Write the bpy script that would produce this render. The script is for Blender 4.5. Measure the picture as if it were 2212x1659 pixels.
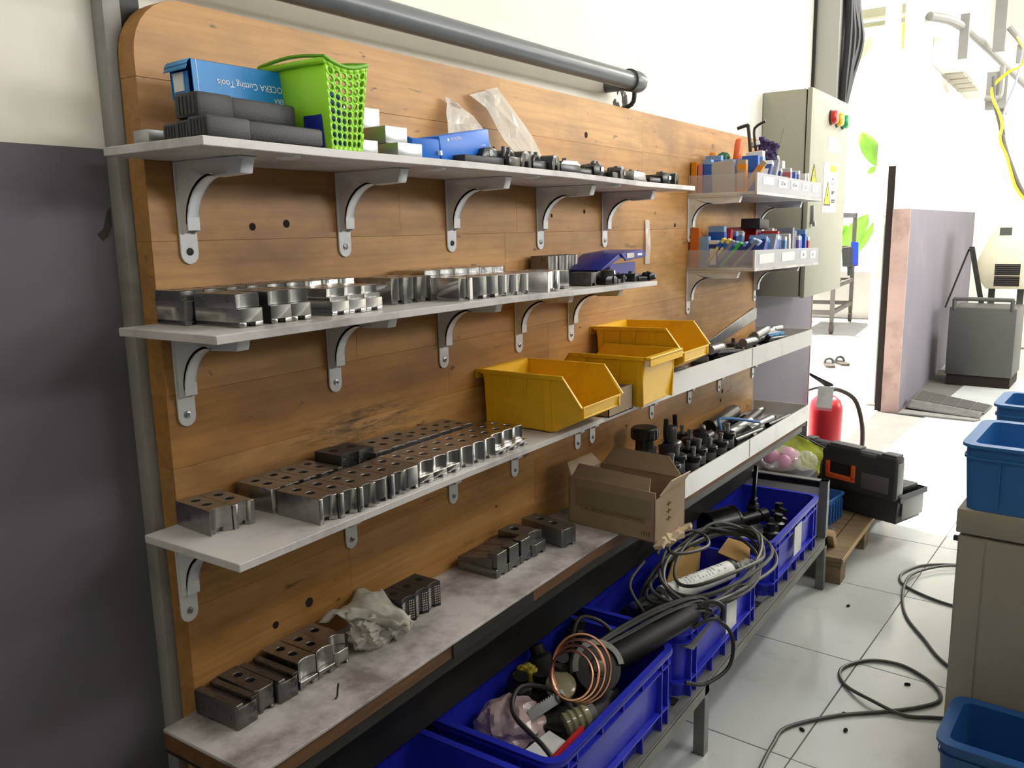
import bpy, bmesh, math, random
from mathutils import Vector, Matrix, noise, Euler
R = math.radians
PI = math.pi
rng = random.Random(7)
scene = bpy.context.scene
for o in list(bpy.data.objects):
    bpy.data.objects.remove(o)
COL = scene.collection

# ---------------------------------------------------------------- camera
cam = bpy.data.objects.new('camera', bpy.data.cameras.new('camera'))
COL.objects.link(cam)
cam.data.sensor_width = 36.0
cam.data.lens = 29.535
cam.data.clip_start = 0.02
cam.data.clip_end = 200
yaw, pitch, roll = 0.9748, 0.1811, -0.0197
fw = Vector((math.sin(yaw)*math.cos(pitch), math.cos(yaw)*math.cos(pitch), -math.sin(pitch)))
rt = Vector((math.cos(yaw), -math.sin(yaw), 0))
up = rt.cross(fw)
rr = rt*math.cos(roll) + up*math.sin(roll)
uu = up*math.cos(roll) - rt*math.sin(roll)
cam.matrix_world = Matrix(((rr.x, uu.x, -fw.x, 0), (rr.y, uu.y, -fw.y, -1.03), (rr.z, uu.z, -fw.z, 1.36), (0, 0, 0, 1)))
scene.camera = cam

# ---------------------------------------------------------------- light
scene.view_settings.view_transform = 'Standard'
scene.view_settings.look = 'None'
scene.view_settings.gamma = 1.0
scene.view_settings.use_curve_mapping = False
scene.view_settings.exposure = -0.30
w = bpy.data.worlds.new('World')
scene.world = w
w.use_nodes = True
wn = w.node_tree.nodes
bg = wn['Background']
sky = wn.new('ShaderNodeTexSky')
sky.sky_type = 'HOSEK_WILKIE'
sky.turbidity = 6
sky.sun_direction = Vector((0.1, 0.42, 0.9)).normalized()
hsv = wn.new('ShaderNodeHueSaturation')
hsv.inputs['Saturation'].default_value = 0.25
w.node_tree.links.new(sky.outputs[0], hsv.inputs['Color'])
w.node_tree.links.new(hsv.outputs[0], bg.inputs['Color'])
bg.inputs['Strength'].default_value = 9.0

sun = bpy.data.objects.new('sun', bpy.data.lights.new('sun', 'SUN'))
COL.objects.link(sun)
sun.data.energy = 22.0
sun.data.angle = R(2.5)
sun.data.color = (1.0, 0.96, 0.88)
sun.rotation_euler = Vector((-0.10, -0.42, -0.9)).to_track_quat('-Z', 'Y').to_euler()

def area(name, loc, target, sx, sy, power, color=(1, 1, 1)):
    l = bpy.data.lights.new(name, 'AREA')
    l.shape = 'RECTANGLE'
    l.size, l.size_y = sx, sy
    l.energy = power
    l.color = color
    o = bpy.data.objects.new(name, l)
    COL.objects.link(o)
    o.location = loc
    o.rotation_euler = (Vector(target)-Vector(loc)).to_track_quat('-Z', 'Y').to_euler()
    return o
# assumed fluorescent battens under the ceiling, unseen, out of the frame
ASSUMED_LAMPS = [((2.6, -2.6, 3.15), 1.6, .35, 42), ((6.2, -1.5, 3.3), 1.6, .35, 130), ((8.4, -1.5, 3.3), 1.6, .35, 130)]
for loc, lx, ly, pw in ASSUMED_LAMPS:
    area('assumed_ceiling_lamp', loc, (loc[0], loc[1]+.05, 0), lx, ly, pw, (1.0, 0.97, 0.91))
# area lights for assumed high windows opposite the board; no windows are built
for x, pw in ((-.4, 80), (2.6, 150), (5.6, 210), (8.6, 230)):
    area('assumed_window_light', (x, -6.05, 2.55), (x, 0, 2.3), 2.2, 1.2, pw, (1.0, 0.985, 0.95))

# ---------------------------------------------------------------- helpers
def lin(c):
    if isinstance(c, str):
        c = tuple(int(c[i:i+2], 16)/255 for i in (0, 2, 4))
        return tuple(x/12.92 if x <= .04045 else ((x+.055)/1.055)**2.4 for x in c)
    return c

MATS = {}
def mat(name, col, rough=.5, metal=0., var=.12, scale=6., bump=0., bscale=120., dirt=None, damt=0., dscale=4.,
        dlo=.5, dhi=.7, rvar=0., spec=.5, stretch=(1, 1, 1), trans=0., clear=0., coat=0., rand=0., emit=0., sss=0.):
    m = bpy.data.materials.new(name)
    m.use_nodes = True
    nt = m.node_tree
    N, L = nt.nodes, nt.links
    b = N['Principled BSDF']
    c = lin(col)
    tc = N.new('ShaderNodeTexCoord')
    mp = N.new('ShaderNodeMapping')
    mp.inputs['Scale'].default_value = stretch
    L.new(tc.outputs['Object'], mp.inputs[0])
    n1 = N.new('ShaderNodeTexNoise')
    n1.inputs['Scale'].default_value = scale
    n1.inputs['Detail'].default_value = 5
    L.new(mp.outputs[0], n1.inputs['Vector'])
    if rand:
        oi = N.new('ShaderNodeObjectInfo')
        va = N.new('ShaderNodeVectorMath'); va.operation = 'ADD'
        cb = N.new('ShaderNodeCombineXYZ')
        mu = N.new('ShaderNodeMath'); mu.operation = 'MULTIPLY'; mu.inputs[1].default_value = 37.
        L.new(oi.outputs['Random'], mu.inputs[0])
        for k in range(3): L.new(mu.outputs[0], cb.inputs[k])
        L.new(mp.outputs[0], va.inputs[0]); L.new(cb.outputs[0], va.inputs[1])
        L.new(va.outputs[0], n1.inputs['Vector'])
    mr = N.new('ShaderNodeMapRange')
    mr.inputs['From Min'].default_value = .25
    mr.inputs['From Max'].default_value = .75
    mr.inputs['To Min'].default_value = 1-var
    mr.inputs['To Max'].default_value = 1+var
    L.new(n1.outputs['Fac'], mr.inputs['Value'])
    val = mr.outputs[0]
    if rand:
        m2 = N.new('ShaderNodeMapRange')
        m2.inputs['To Min'].default_value = 1-rand
        m2.inputs['To Max'].default_value = 1+rand
        L.new(oi.outputs['Random'], m2.inputs['Value'])
        mm = N.new('ShaderNodeMath'); mm.operation = 'MULTIPLY'
        L.new(val, mm.inputs[0]); L.new(m2.outputs[0], mm.inputs[1])
        val = mm.outputs[0]
    sc = N.new('ShaderNodeVectorMath'); sc.operation = 'SCALE'
    sc.inputs[0].default_value = c
    L.new(val, sc.inputs['Scale'])
    out = sc.outputs[0]
    if damt:
        n2 = N.new('ShaderNodeTexNoise')
        n2.inputs['Scale'].default_value = dscale
        n2.inputs['Detail'].default_value = 8
        n2.inputs['Roughness'].default_value = .65
        L.new(mp.outputs[0], n2.inputs['Vector'])
        r2 = N.new('ShaderNodeMapRange')
        r2.inputs['From Min'].default_value = dlo
        r2.inputs['From Max'].default_value = dhi
        r2.inputs['To Max'].default_value = damt
        L.new(n2.outputs['Fac'], r2.inputs['Value'])
        mx = N.new('ShaderNodeMix'); mx.data_type = 'RGBA'
        L.new(r2.outputs[0], mx.inputs['Factor'])
        L.new(out, mx.inputs['A'])
        mx.inputs['B'].default_value = (*lin(dirt or '3a3028'), 1)
        out = mx.outputs['Result']
    L.new(out, b.inputs['Base Color'])
    b.inputs['Roughness'].default_value = rough
    b.inputs['Metallic'].default_value = metal
    b.inputs['Specular IOR Level'].default_value = spec
    if rvar:
        r3 = N.new('ShaderNodeMapRange')
        r3.inputs['To Min'].default_value = max(.03, rough-rvar)
        r3.inputs['To Max'].default_value = min(1, rough+rvar)
        L.new(n1.outputs['Fac'], r3.inputs['Value'])
        L.new(r3.outputs[0], b.inputs['Roughness'])
    if trans: b.inputs['Transmission Weight'].default_value = trans
    if coat: b.inputs['Coat Weight'].default_value = coat
    if bump:
        n3 = N.new('ShaderNodeTexNoise')
        n3.inputs['Scale'].default_value = bscale
        n3.inputs['Detail'].default_value = 3
        L.new(mp.outputs[0], n3.inputs['Vector'])
        bp = N.new('ShaderNodeBump')
        bp.inputs['Strength'].default_value = bump
        bp.inputs['Distance'].default_value = .002
        L.new(n3.outputs['Fac'], bp.inputs['Height'])
        L.new(bp.outputs[0], b.inputs['Normal'])
    if clear:   # thin see-through film: part of the light passes straight through
        tr = N.new('ShaderNodeBsdfTransparent')
        ms = N.new('ShaderNodeMixShader')
        ms.inputs[0].default_value = clear
        L.new(b.outputs[0], ms.inputs[1]); L.new(tr.outputs[0], ms.inputs[2])
        L.new(ms.outputs[0], N['Material Output'].inputs['Surface'])
    MATS[name] = m
    return m

class MB:
    """collects shapes in one bmesh"""
    def __init__(s):
        s.b = bmesh.new()
        s.m = Matrix()
    def at(s, loc=(0, 0, 0), rot=(0, 0, 0), scl=1.):
        s.m = Matrix.Translation(loc) @ Euler(rot).to_matrix().to_4x4() @ Matrix.Scale(scl, 4)
        return s
    def v(s, co):
        return s.b.verts.new(s.m @ Vector(co))
    def f(s, vs):
        try: return s.b.faces.new(vs)
        except ValueError: return None
    def box(s, x0, x1, y0, y1, z0, z1):
        c = [s.v((x, y, z)) for z in (z0, z1) for x, y in ((x0, y0), (x1, y0), (x1, y1), (x0, y1))]
        for q in ((3, 2, 1, 0), (4, 5, 6, 7), (0, 1, 5, 4), (1, 2, 6, 5), (2, 3, 7, 6), (3, 0, 4, 7)):
            s.f([c[i] for i in q])
        return s
    def prism(s, poly, a, b, axis='z', holes=()):
        """poly in the plane across axis: z->(x,y), x->(y,z), y->(x,z)"""
        def P(p, t):
            return (p[0], p[1], t) if axis == 'z' else (t, p[0], p[1]) if axis == 'x' else (p[0], t, p[1])
        lo = [s.v(P(p, a)) for p in poly]
        hi = [s.v(P(p, b)) for p in poly]
        n = len(poly)
        for i in range(n):
            j = (i+1) % n
            s.f([lo[i], lo[j], hi[j], hi[i]])
        s.f(lo[::-1])
        if not holes:
            s.f(hi)
        else:       # blind holes sunk from the far side
            ed = [s.b.edges.get((hi[i], hi[(i+1) % n])) for i in range(n)]
            for (cx, cy, r, dep) in holes:
                k = 14
                top = [s.v(P((cx+r*math.cos(2*PI*i/k), cy+r*math.sin(2*PI*i/k)), b)) for i in range(k)]
                bot = [s.v(P((cx+r*math.cos(2*PI*i/k), cy+r*math.sin(2*PI*i/k)), b-dep)) for i in range(k)]
                for i in range(k):
                    j = (i+1) % k
                    ed.append(s.b.edges.new((top[i], top[j])))
                    s.f([top[i], top[j], bot[j], bot[i]])
                s.f(bot)
            bmesh.ops.triangle_fill(s.b, use_beauty=True, use_dissolve=False, edges=ed)
        return s
    def cyl(s, p0, p1, r0, r1=None, n=16, cap=True):
        r1 = r0 if r1 is None else r1
        p0, p1 = Vector(p0), Vector(p1)
        d = (p1-p0).normalized()
        a = d.orthogonal().normalized()
        c = d.cross(a)
        A = [s.v(p0+(a*math.cos(t)+c*math.sin(t))*r0) for t in (2*PI*i/n for i in range(n))]
        B = [s.v(p1+(a*math.cos(t)+c*math.sin(t))*r1) for t in (2*PI*i/n for i in range(n))]
        for i in range(n):
            j = (i+1) % n
            s.f([A[i], A[j], B[j], B[i]])
        if cap:
            s.f(A[::-1]); s.f(B)
        return s
    def lathe(s, prof, n=24, p=(0, 0, 0), d=(0, 0, 1), cap=True):
        d = Vector(d).normalized()
        a = d.orthogonal().normalized()
        c = d.cross(a)
        rings = []
        for r, z in prof:
            rings.append([s.v(Vector(p)+d*z+(a*math.cos(2*PI*i/n)+c*math.sin(2*PI*i/n))*max(r, 1e-5)) for i in range(n)])
        for A, B in zip(rings, rings[1:]):
            for i in range(n):
                j = (i+1) % n
                s.f([A[i], A[j], B[j], B[i]])
        if cap:
            s.f(rings[0][::-1]); s.f(rings[-1])
        return s
    def tube(s, pts, r, n=8, sub=6, closed=False, cap=True):
        P = [Vector(q) for q in pts]
        if sub > 1:
            Q = []
            m = len(P)
            rngk = range(m) if closed else range(m-1)
            for i in rngk:
                p0 = P[(i-1) % m] if closed or i > 0 else P[0]
                p1, p2 = P[i], P[(i+1) % m]
                p3 = P[(i+2) % m] if closed or i < m-2 else P[-1]
                for k in range(sub):
                    t = k/sub
                    Q.append(.5*((2*p1)+(p2-p0)*t+(2*p0-5*p1+4*p2-p3)*t*t+(3*p1-p0-3*p2+p3)*t**3))
            if not closed: Q.append(P[-1])
            P = Q
        rings = []
        a = None
        for i, q in enumerate(P):
            nx = P[(i+1) % len(P)] if closed or i < len(P)-1 else q
            pv = P[i-1] if closed or i > 0 else q
            t = (nx-pv).normalized()
            if a is None: a = t.orthogonal().normalized()
            a = (a-t*a.dot(t))
            a = a.normalized() if a.length > 1e-6 else t.orthogonal().normalized()
            c = t.cross(a)
            rings.append([s.v(q+(a*math.cos(2*PI*k/n)+c*math.sin(2*PI*k/n))*r) for k in range(n)])
        prs = list(zip(rings, rings[1:]))
        if closed: prs.append((rings[-1], rings[0]))
        for A, B in prs:
            for k in range(n):
                j = (k+1) % n
                s.f([A[k], A[j], B[j], B[k]])
        if cap and not closed:
            s.f(rings[0][::-1]); s.f(rings[-1])
        return s
    def loft(s, loops, cap0=False, cap1=False, close=False):
        V = [[s.v(c) for c in l] for l in loops]
        prs = list(zip(V, V[1:]))
        if close: prs.append((V[-1], V[0]))
        for A, B in prs:
            n = len(A)
            for i in range(n):
                j = (i+1) % n
                s.f([A[i], A[j], B[j], B[i]])
        if cap0: s.f(V[0][::-1])
        if cap1: s.f(V[-1])
        return s
    def ball(s, c, r, sx=1, sy=1, sz=1, n=12):
        prof = []
        m0 = s.m
        s.m = m0 @ Matrix.Translation(c) @ Matrix.Diagonal((sx, sy, sz, 1))
        for i in range(n//2+1):
            t = PI*i/(n//2)
            prof.append((r*math.sin(t), -r*math.cos(t)))
        s.lathe(prof, n)
        s.m = m0
        return s
    def crumple(s, c, sx, sy, sz, amp=.35, freq=3., seed=0, n=22, floor=True):
        """a lump of folded sheet: a ball pushed about by ridged noise"""
        tmp = bmesh.new()
        bmesh.ops.create_icosphere(tmp, subdivisions=4, radius=1)
        mp = {}
        off = Vector((seed*3.1, seed*1.7, seed*2.3))
        for v in tmp.verts:
            d = v.co.normalized()
            k = 1 - abs(noise.noise(d*freq+off))*2*amp + amp*.5*noise.noise(d*freq*2.3+off)
            p = Vector((d.x*sx*k, d.y*sy*k, d.z*sz*k))
            if floor and p.z < -sz*.55: p.z = -sz*.55
            mp[v.index] = s.v(Vector(c)+p)
        for fc in tmp.faces:
            s.f([mp[v.index] for v in fc.verts])
        tmp.free()
        return s
    def done(s, name, material=None, parent=None, bev=0., seg=2, smooth=35):
        b = s.b
        if bev:
            bmesh.ops.remove_doubles(b, verts=b.verts, dist=1e-6)
            es = [e for e in b.edges if len(e.link_faces) == 2 and e.calc_face_angle(0) > R(30)]
            if es:
                bmesh.ops.bevel(b, geom=es, offset=bev, segments=seg, affect='EDGES', clamp_overlap=True, profile=.5)
        bmesh.ops.recalc_face_normals(b, faces=b.faces)
        me = bpy.data.meshes.new(name)
        b.to_mesh(me)
        b.free()
        if smooth:
            me.shade_smooth()
            me.set_sharp_from_angle(angle=R(smooth))
        if material: me.materials.append(MATS[material] if isinstance(material, str) else material)
        o = bpy.data.objects.new(name, me)
        COL.objects.link(o)
        if parent: o.parent = parent
        return o

def tag(o, label, cat, group=None):
    o['label'] = label
    o['category'] = cat
    if group: o['group'] = group
    return o
def thing(name, label, cat, loc=(0, 0, 0), rot=(0, 0, 0), group=None):
    o = bpy.data.objects.new(name, None)
    o.empty_display_size = .05
    COL.objects.link(o)
    o.location = loc
    o.rotation_euler = rot
    return tag(o, label, cat, group)
def put(o, loc, rot=(0, 0, 0)):
    o.location = loc
    o.rotation_euler = rot
    return o
def struct(o):
    o['kind'] = 'structure'
    return o
def dup(root, label=None, loc=None, rot=None, group=None):
    c = root.copy(); COL.objects.link(c)
    if label: c['label'] = label
    if group: c['group'] = group
    if loc is not None: c.location = loc
    if rot is not None: c.rotation_euler = rot
    for ch in root.children:
        d = ch.copy(); COL.objects.link(d); d.parent = c
        for g in ch.children:
            e = g.copy(); COL.objects.link(e); e.parent = d
    return c
def text(body, size, material, parent, loc, rot, name='lettering', align='CENTER', sx=1.):
    cu = bpy.data.curves.new(name, 'FONT')
    cu.body = body
    cu.size = size
    cu.align_x = align
    cu.align_y = 'CENTER'
    cu.fill_mode = 'FRONT'
    to = bpy.data.objects.new('tmp', cu)
    COL.objects.link(to)
    bpy.context.view_layer.update()
    me = bpy.data.meshes.new_from_object(to.evaluated_get(bpy.context.evaluated_depsgraph_get()))
    bpy.data.objects.remove(to)
    me.name = name
    me.materials.clear()
    me.materials.append(MATS[material])
    o = bpy.data.objects.new(name, me)
    COL.objects.link(o)
    o.parent = parent
    o.location = loc
    o.rotation_euler = rot
    o.scale = (sx, 1, 1)
    return o
def rrect(x0, x1, y0, y1, r, n=5):
    pts = []
    for cx, cy, a0 in ((x1-r, y0+r, -90), (x1-r, y1-r, 0), (x0+r, y1-r, 90), (x0+r, y0+r, 180)):
        for i in range(n+1):
            a = R(a0+90*i/n)
            pts.append((cx+r*math.cos(a), cy+r*math.sin(a)))
    return pts
def lerp(a, b, t): return a+(b-a)*t
ORD = ['first', 'second', 'third', 'fourth', 'fifth', 'sixth', 'seventh', 'eighth', 'ninth', 'tenth', 'eleventh',
       'twelfth', 'thirteenth', 'fourteenth', 'fifteenth', 'sixteenth', 'seventeenth', 'eighteenth', 'nineteenth', 'twentieth']
def tag(o, label, cat, group=None):
    n = len(label.split())
    if n > 16 or n < 4: print('LABEL', n, label)
    o['label'] = label
    o['category'] = cat
    if group: o['group'] = group
    return o
# ---------------------------------------------------------------- materials
mat('wall_white', 'e9e6dc', .9, var=.03, scale=3, bump=.15, bscale=60, dirt='b9b2a4', damt=.25, dscale=1.5)
mat('wall_purple', (.140, .128, .158), .75, var=.08, scale=2, bump=.15, bscale=60, dirt='8d8088', damt=.3, dscale=2, dlo=.55, dhi=.75)
mat('wall_pink', 'a48a82', .85, var=.12, scale=5, dirt='6a5348', damt=.6, dscale=4)
mat('tile', (.54, .565, .56), .16, var=.05, scale=2.5, rand=.04, dirt='8a8780', damt=.3, dscale=7, dlo=.55, dhi=.75, rvar=.08)
mat('grout', '5d5b57', .9)
mat('ceiling_paint', 'dcd9d0', .9)
mat('laminate', (.66, .64, .645), .45, var=.06, scale=9, dirt='6f6260', damt=.55, dscale=7, dlo=.48, dhi=.68, rvar=.1)
mat('laminate_dirty', (.60, .57, .57), .5, var=.1, scale=8, dirt='5b5050', damt=.75, dscale=9, dlo=.44, dhi=.66, rvar=.1)
mat('pvc_white', (.64, .645, .63), .35, var=.04, scale=6, dirt='77726a', damt=.3, dscale=10, dlo=.55, dhi=.75)
mat('bracket_white', (.76, .78, .80), .4, var=.05, scale=12, dirt='77706a', damt=.3, dscale=18, dlo=.55, dhi=.75)
mat('screw_steel', (.35, .35, .36), .35, 1., var=.2, scale=60)
mat('screw_dark', '2b2724', .6)
mat('steel_frame', '6f706b', .45, .0, var=.2, scale=14, dirt='2e2c29', damt=.5, dscale=9)
mat('upright_grey', (.34, .34, .32), .6, var=.12, scale=8, dirt='3a3936', damt=.4, dscale=9)
mat('steel_dark', '33322f', .5, .4, var=.25, scale=14)
mat('pipe_grey', '5f6468', .35, var=.06, scale=8, dirt='3c3c3c', damt=.3, dscale=9)
mat('pipe_pale', (.20, .20, .19), .5, var=.08)
mat('cabinet', (.37, .37, .295), .55, var=.04, scale=10, bump=.1, bscale=900)
mat('plank', '6b4a2c', .7, var=.25, scale=5, stretch=(1, 8, 8), dirt='2a1c12', damt=.6, dscale=6)
mat('hole_dark', '1c120b', .9)
mat('concrete', (.55, .53, .48), .9, var=.1, scale=3)
mat('stain', '4a4640', .95, var=.3, scale=30)

def wood_material():
    m = bpy.data.materials.new('glued_wood'); m.use_nodes = True
    nt = m.node_tree; N, L = nt.nodes, nt.links
    b = N['Principled BSDF']
    tc = N.new('ShaderNodeTexCoord'); oi = N.new('ShaderNodeObjectInfo')
    def mapped(s):
        mp = N.new('ShaderNodeMapping'); mp.inputs['Scale'].default_value = s
        L.new(tc.outputs['Object'], mp.inputs[0])
        mu = N.new('ShaderNodeMath'); mu.operation = 'MULTIPLY'; mu.inputs[1].default_value = 23
        L.new(oi.outputs['Random'], mu.inputs[0])
        cb = N.new('ShaderNodeCombineXYZ')
        L.new(mu.outputs[0], cb.inputs[0]); L.new(mu.outputs[0], cb.inputs[1])
        L.new(cb.outputs[0], mp.inputs['Location'])
        return mp.outputs[0]
    def noise_n(vec, sc, det=6, ro=.6):
        n = N.new('ShaderNodeTexNoise'); n.inputs['Scale'].default_value = sc
        n.inputs['Detail'].default_value = det; n.inputs['Roughness'].default_value = ro
        L.new(vec, n.inputs['Vector']); return n.outputs['Fac']
    def ramp(fac, stops):
        r = N.new('ShaderNodeValToRGB'); L.new(fac, r.inputs[0])
        e = r.color_ramp.elements
        while len(e) < len(stops): e.new(.5)
        for k, (p, c) in enumerate(stops):
            e[k].position = p; e[k].color = (*lin(c), 1)
        return r.outputs[0]
    def mixc(f, a, bb, bt='MIX'):
        x = N.new('ShaderNodeMix'); x.data_type = 'RGBA'; x.blend_type = bt
        if isinstance(f, float): x.inputs['Factor'].default_value = f
        else: L.new(f, x.inputs['Factor'])
        L.new(a, x.inputs['A'])
        if isinstance(bb, tuple): x.inputs['B'].default_value = (*bb, 1)
        else: L.new(bb, x.inputs['B'])
        return x.outputs['Result']
    base = ramp(oi.outputs['Random'], [(0, 'b88545'), (.3, 'c49150'), (.55, 'be8d53'), (.8, 'cd9d5d'), (1, 'b17f49')])
    grain = noise_n(mapped((1.2, 30, 30)), 3.2, 5, .6)
    g2 = ramp(grain, [(.3, 'd8d0c8'), (.6, 'ffffff')])
    c = mixc(.7, base, g2, 'MULTIPLY')
    # blotchy grease, and long dark cracks along the staves
    mp2 = N.new('ShaderNodeMapping'); mp2.inputs['Scale'].default_value = (1, 2.2, 2.2)
    L.new(tc.outputs['Object'], mp2.inputs[0])
    bl = noise_n(mp2.outputs[0], 3.0, 7, .62)
    f1 = N.new('ShaderNodeMapRange'); f1.inputs['From Min'].default_value = .44; f1.inputs['From Max'].default_value = .70
    f1.inputs['To Max'].default_value = .7
    L.new(bl, f1.inputs['Value'])
    c = mixc(f1.outputs[0], c, lin('6e4822'))
    mp3 = N.new('ShaderNodeMapping'); mp3.inputs['Scale'].default_value = (1.4, 9, 9)
    L.new(tc.outputs['Object'], mp3.inputs[0])
    ck = noise_n(mp3.outputs[0], 4.2, 9, .7)
    f2 = N.new('ShaderNodeMapRange'); f2.inputs['From Min'].default_value = .635; f2.inputs['From Max'].default_value = .72
    f2.inputs['To Max'].default_value = .85
    L.new(ck, f2.inputs['Value'])
    c = mixc(f2.outputs[0], c, lin('3a2614'))
    kn = noise_n(mp2.outputs[0], 22, 3, .5)
    f3 = N.new('ShaderNodeMapRange'); f3.inputs['From Min'].default_value = .70; f3.inputs['From Max'].default_value = .75
    f3.inputs['To Max'].default_value = .8
    L.new(kn, f3.inputs['Value'])
    c = mixc(f3.outputs[0], c, lin('4a2c18'))
    # grimy rubbed patch above the third shelf, and a smaller one at the far end
    for (px, pz, rx, rz, st) in ((1.03, 1.048, .19, .045, 1.0), (.985, 1.02, .22, .05, .6), (.70, .93, .06, .10, .5), (2.75, 1.47, .14, .07, .6), (2.30, 1.03, .10, .12, .5)):
        mpx = N.new('ShaderNodeMapping'); mpx.inputs['Location'].default_value = (-px/rx, 0, -pz/rz); mpx.inputs['Scale'].default_value = (1/rx, 0, 1/rz)
        L.new(tc.outputs['Object'], mpx.inputs[0])
        ln = N.new('ShaderNodeVectorMath'); ln.operation = 'LENGTH'; L.new(mpx.outputs[0], ln.inputs[0])
        rg_ = N.new('ShaderNodeMapRange'); rg_.inputs['From Min'].default_value = 1.0; rg_.inputs['From Max'].default_value = .2
        rg_.inputs['To Max'].default_value = st
        L.new(ln.outputs['Value'], rg_.inputs['Value'])
        nz = noise_n(mp3.outputs[0], 9, 8, .75)
        ng = N.new('ShaderNodeMapRange'); ng.inputs['From Min'].default_value = .45; ng.inputs['From Max'].default_value = .62
        L.new(nz, ng.inputs['Value'])
        mu2 = N.new('ShaderNodeMath'); mu2.operation = 'MULTIPLY'; L.new(rg_.outputs[0], mu2.inputs[0]); L.new(ng.outputs[0], mu2.inputs[1])
        c = mixc(mu2.outputs[0], c, lin('3a2a1c'))
    L.new(c, b.inputs['Base Color'])
    b.inputs['Roughness'].default_value = .5
    bp = N.new('ShaderNodeBump'); bp.inputs['Strength'].default_value = .12; bp.inputs['Distance'].default_value = .001
    L.new(grain, bp.inputs['Height']); L.new(bp.outputs[0], b.inputs['Normal'])
    MATS['glued_wood'] = m
wood_material()

# ---------------------------------------------------------------- room shell
WY = .03            # face of the long wall
X_DOOR0, X_DOOR1 = 4.125, 6.5
ZL = 1.473          # height of the paint line
def wall_piece(name, x0, x1, y0, y1, z0, z1, m):
    return struct(MB().box(x0, x1, y0, y1, z0, z1).done(name, m, smooth=0))
wall_piece('wall_back', -2.6, X_DOOR0, WY, WY+.11, ZL, 5.0, 'wall_white')
wall_piece('wall_back', -2.6, X_DOOR0, WY, WY+.11, 0, ZL, 'wall_purple')
wall_piece('wall_back', X_DOOR1, 10.6, 0, .11, ZL-.02, 5.0, 'wall_white')
wall_piece('wall_back', X_DOOR1+.004, 10.6, 0, .108, 0, ZL-.02, 'wall_purple')
wall_piece('trim_1', X_DOOR1-.012, X_DOOR1+.004, -.003, .112, 0, ZL-.02, 'wall_pink')
wall_piece('trim_2', X_DOOR0, X_DOOR0+.012, WY-.002, WY+.112, 0, ZL, 'wall_pink')
wall_piece('wall_back', X_DOOR0, X_DOOR1, WY, WY+.11, 3.6, 5.0, 'wall_white')
wall_piece('wall_left', -2.7, -2.6, -6.2, WY+.11, 0, 5.0, 'wall_white')
wall_piece('wall_front', -2.6, 10.6, -6.2, -6.1, 0, 5.0, 'wall_white')
wall_piece('wall_right', 10.6, 10.7, -6.2, .11, 0, 5.0, 'wall_white')
wall_piece('ceiling', -2.7, 10.7, -6.2, .14, 5.0, 5.1, 'ceiling_paint')

# plaster scars on the wall: torn paint near the steel upright, drips under the pipe end, crack beyond the door
sc = MB()
for px, pz, pr in ((2.02, 1.69, .03), (2.045, 1.675, .022), (2.0, 1.672, .018), (2.07, 1.70, .012), (2.025, 1.765, .012)):
    pass
sc.b.free()

# floor: grout slab with separate tiles, turned a few degrees to the wall as in the photo
fl = struct(MB().box(-2.6, 10.6, -6.1, .14, -.08, -.003).done('floor', 'grout', smooth=0))
TS, TA = .6, R(-3.6)
tile_me = None
ca, sa = math.cos(TA), math.sin(TA)
ox, oy = 2.617, -.202 - .345
nt_ = 0
for i in range(-5, 14):
    for j in range(-6, 2):
        x, y = ox + ca*(i+.5)*TS - sa*(j+.5)*TS, oy + sa*(i+.5)*TS + ca*(j+.5)*TS
        if not (-.9 < x < 10.2 and -3.6 < y < -.02): continue
        if tile_me is None:
            t = MB().box(-TS/2+.0018, TS/2-.0018, -TS/2+.0018, TS/2-.0018, -.008, 0).done('tile', 'tile', fl, bev=.001, seg=1)
            tile_me = t.data
        else:
            t = bpy.data.objects.new('tile', tile_me); COL.objects.link(t); t.parent = fl
        t.location = (x, y, rng.uniform(-.0004, .0002))
        t.rotation_euler = (0, 0, TA)

# yard outside the doorway
struct(MB().box(-4, 34, .14, 30, -.1, -.006).done('ground', 'concrete', smooth=0))
struct(MB().box(X_DOOR0, X_DOOR1, .03, .14, -.05, -.004).done('trim_3', 'concrete', smooth=0))

# ---------------------------------------------------------------- the wooden tool board, built of glued staves
F = -.0335          # face of the board
XB, XR, ZB, ZT = .650, 3.090, .44, 1.659
board = thing('tool_board', 'large stained board of glued wooden staves standing against the white and purple wall', 'board', (0, 0, 0))
rows = 12
zz = [ZB + (ZT-ZB)*k/rows for k in range(rows+1)]
for k in range(rows):
    xs = [XB]
    x = XB + rng.uniform(.25, .9)
    while x < XR-.2:
        xs.append(x); x += rng.uniform(.35, 1.0)
    xs.append(XR)
    for a, b_ in zip(xs, xs[1:]):
        pr = rng.uniform(-.0002, .0002)
        s = MB()
        if k == rows-1 and a == XB:
            z0, z1 = zz[k]+.0003, zz[k+1]
            r_ = .075
            poly = [(a, z0)] + [(a+r_-r_*math.cos(t), z1-r_+r_*math.sin(t)) for t in (PI/2*i/8 for i in range(9))] + [(b_, z1), (b_, z0)]
            s.prism(poly, F+pr, 0, 'y')
        else:
            s.box(a+.0001, b_-.0001, F+pr, 0, zz[k]+.0001, zz[k+1]-.0001)
        s.done('stave', 'glued_wood', board, bev=.0003, seg=1)
for (hx, hz, hr) in ((.812, 1.372, .0055), (.875, 1.376, .006), (1.80, 1.577, .007), (1.79, 1.40, .005), (.87, .772, .008), (.80, .762, .006),
                     (2.76, .800, .008), (2.745, .77, .006), (2.33, 1.365, .006), (1.64, 1.39, .004), (.99, 1.52, .004), (1.42, 1.52, .005)):
    MB().cyl((hx, F+.0006, hz), (hx, F-.0006, hz), hr, n=14).done('bolt_hole', 'hole_dark', board)

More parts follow.
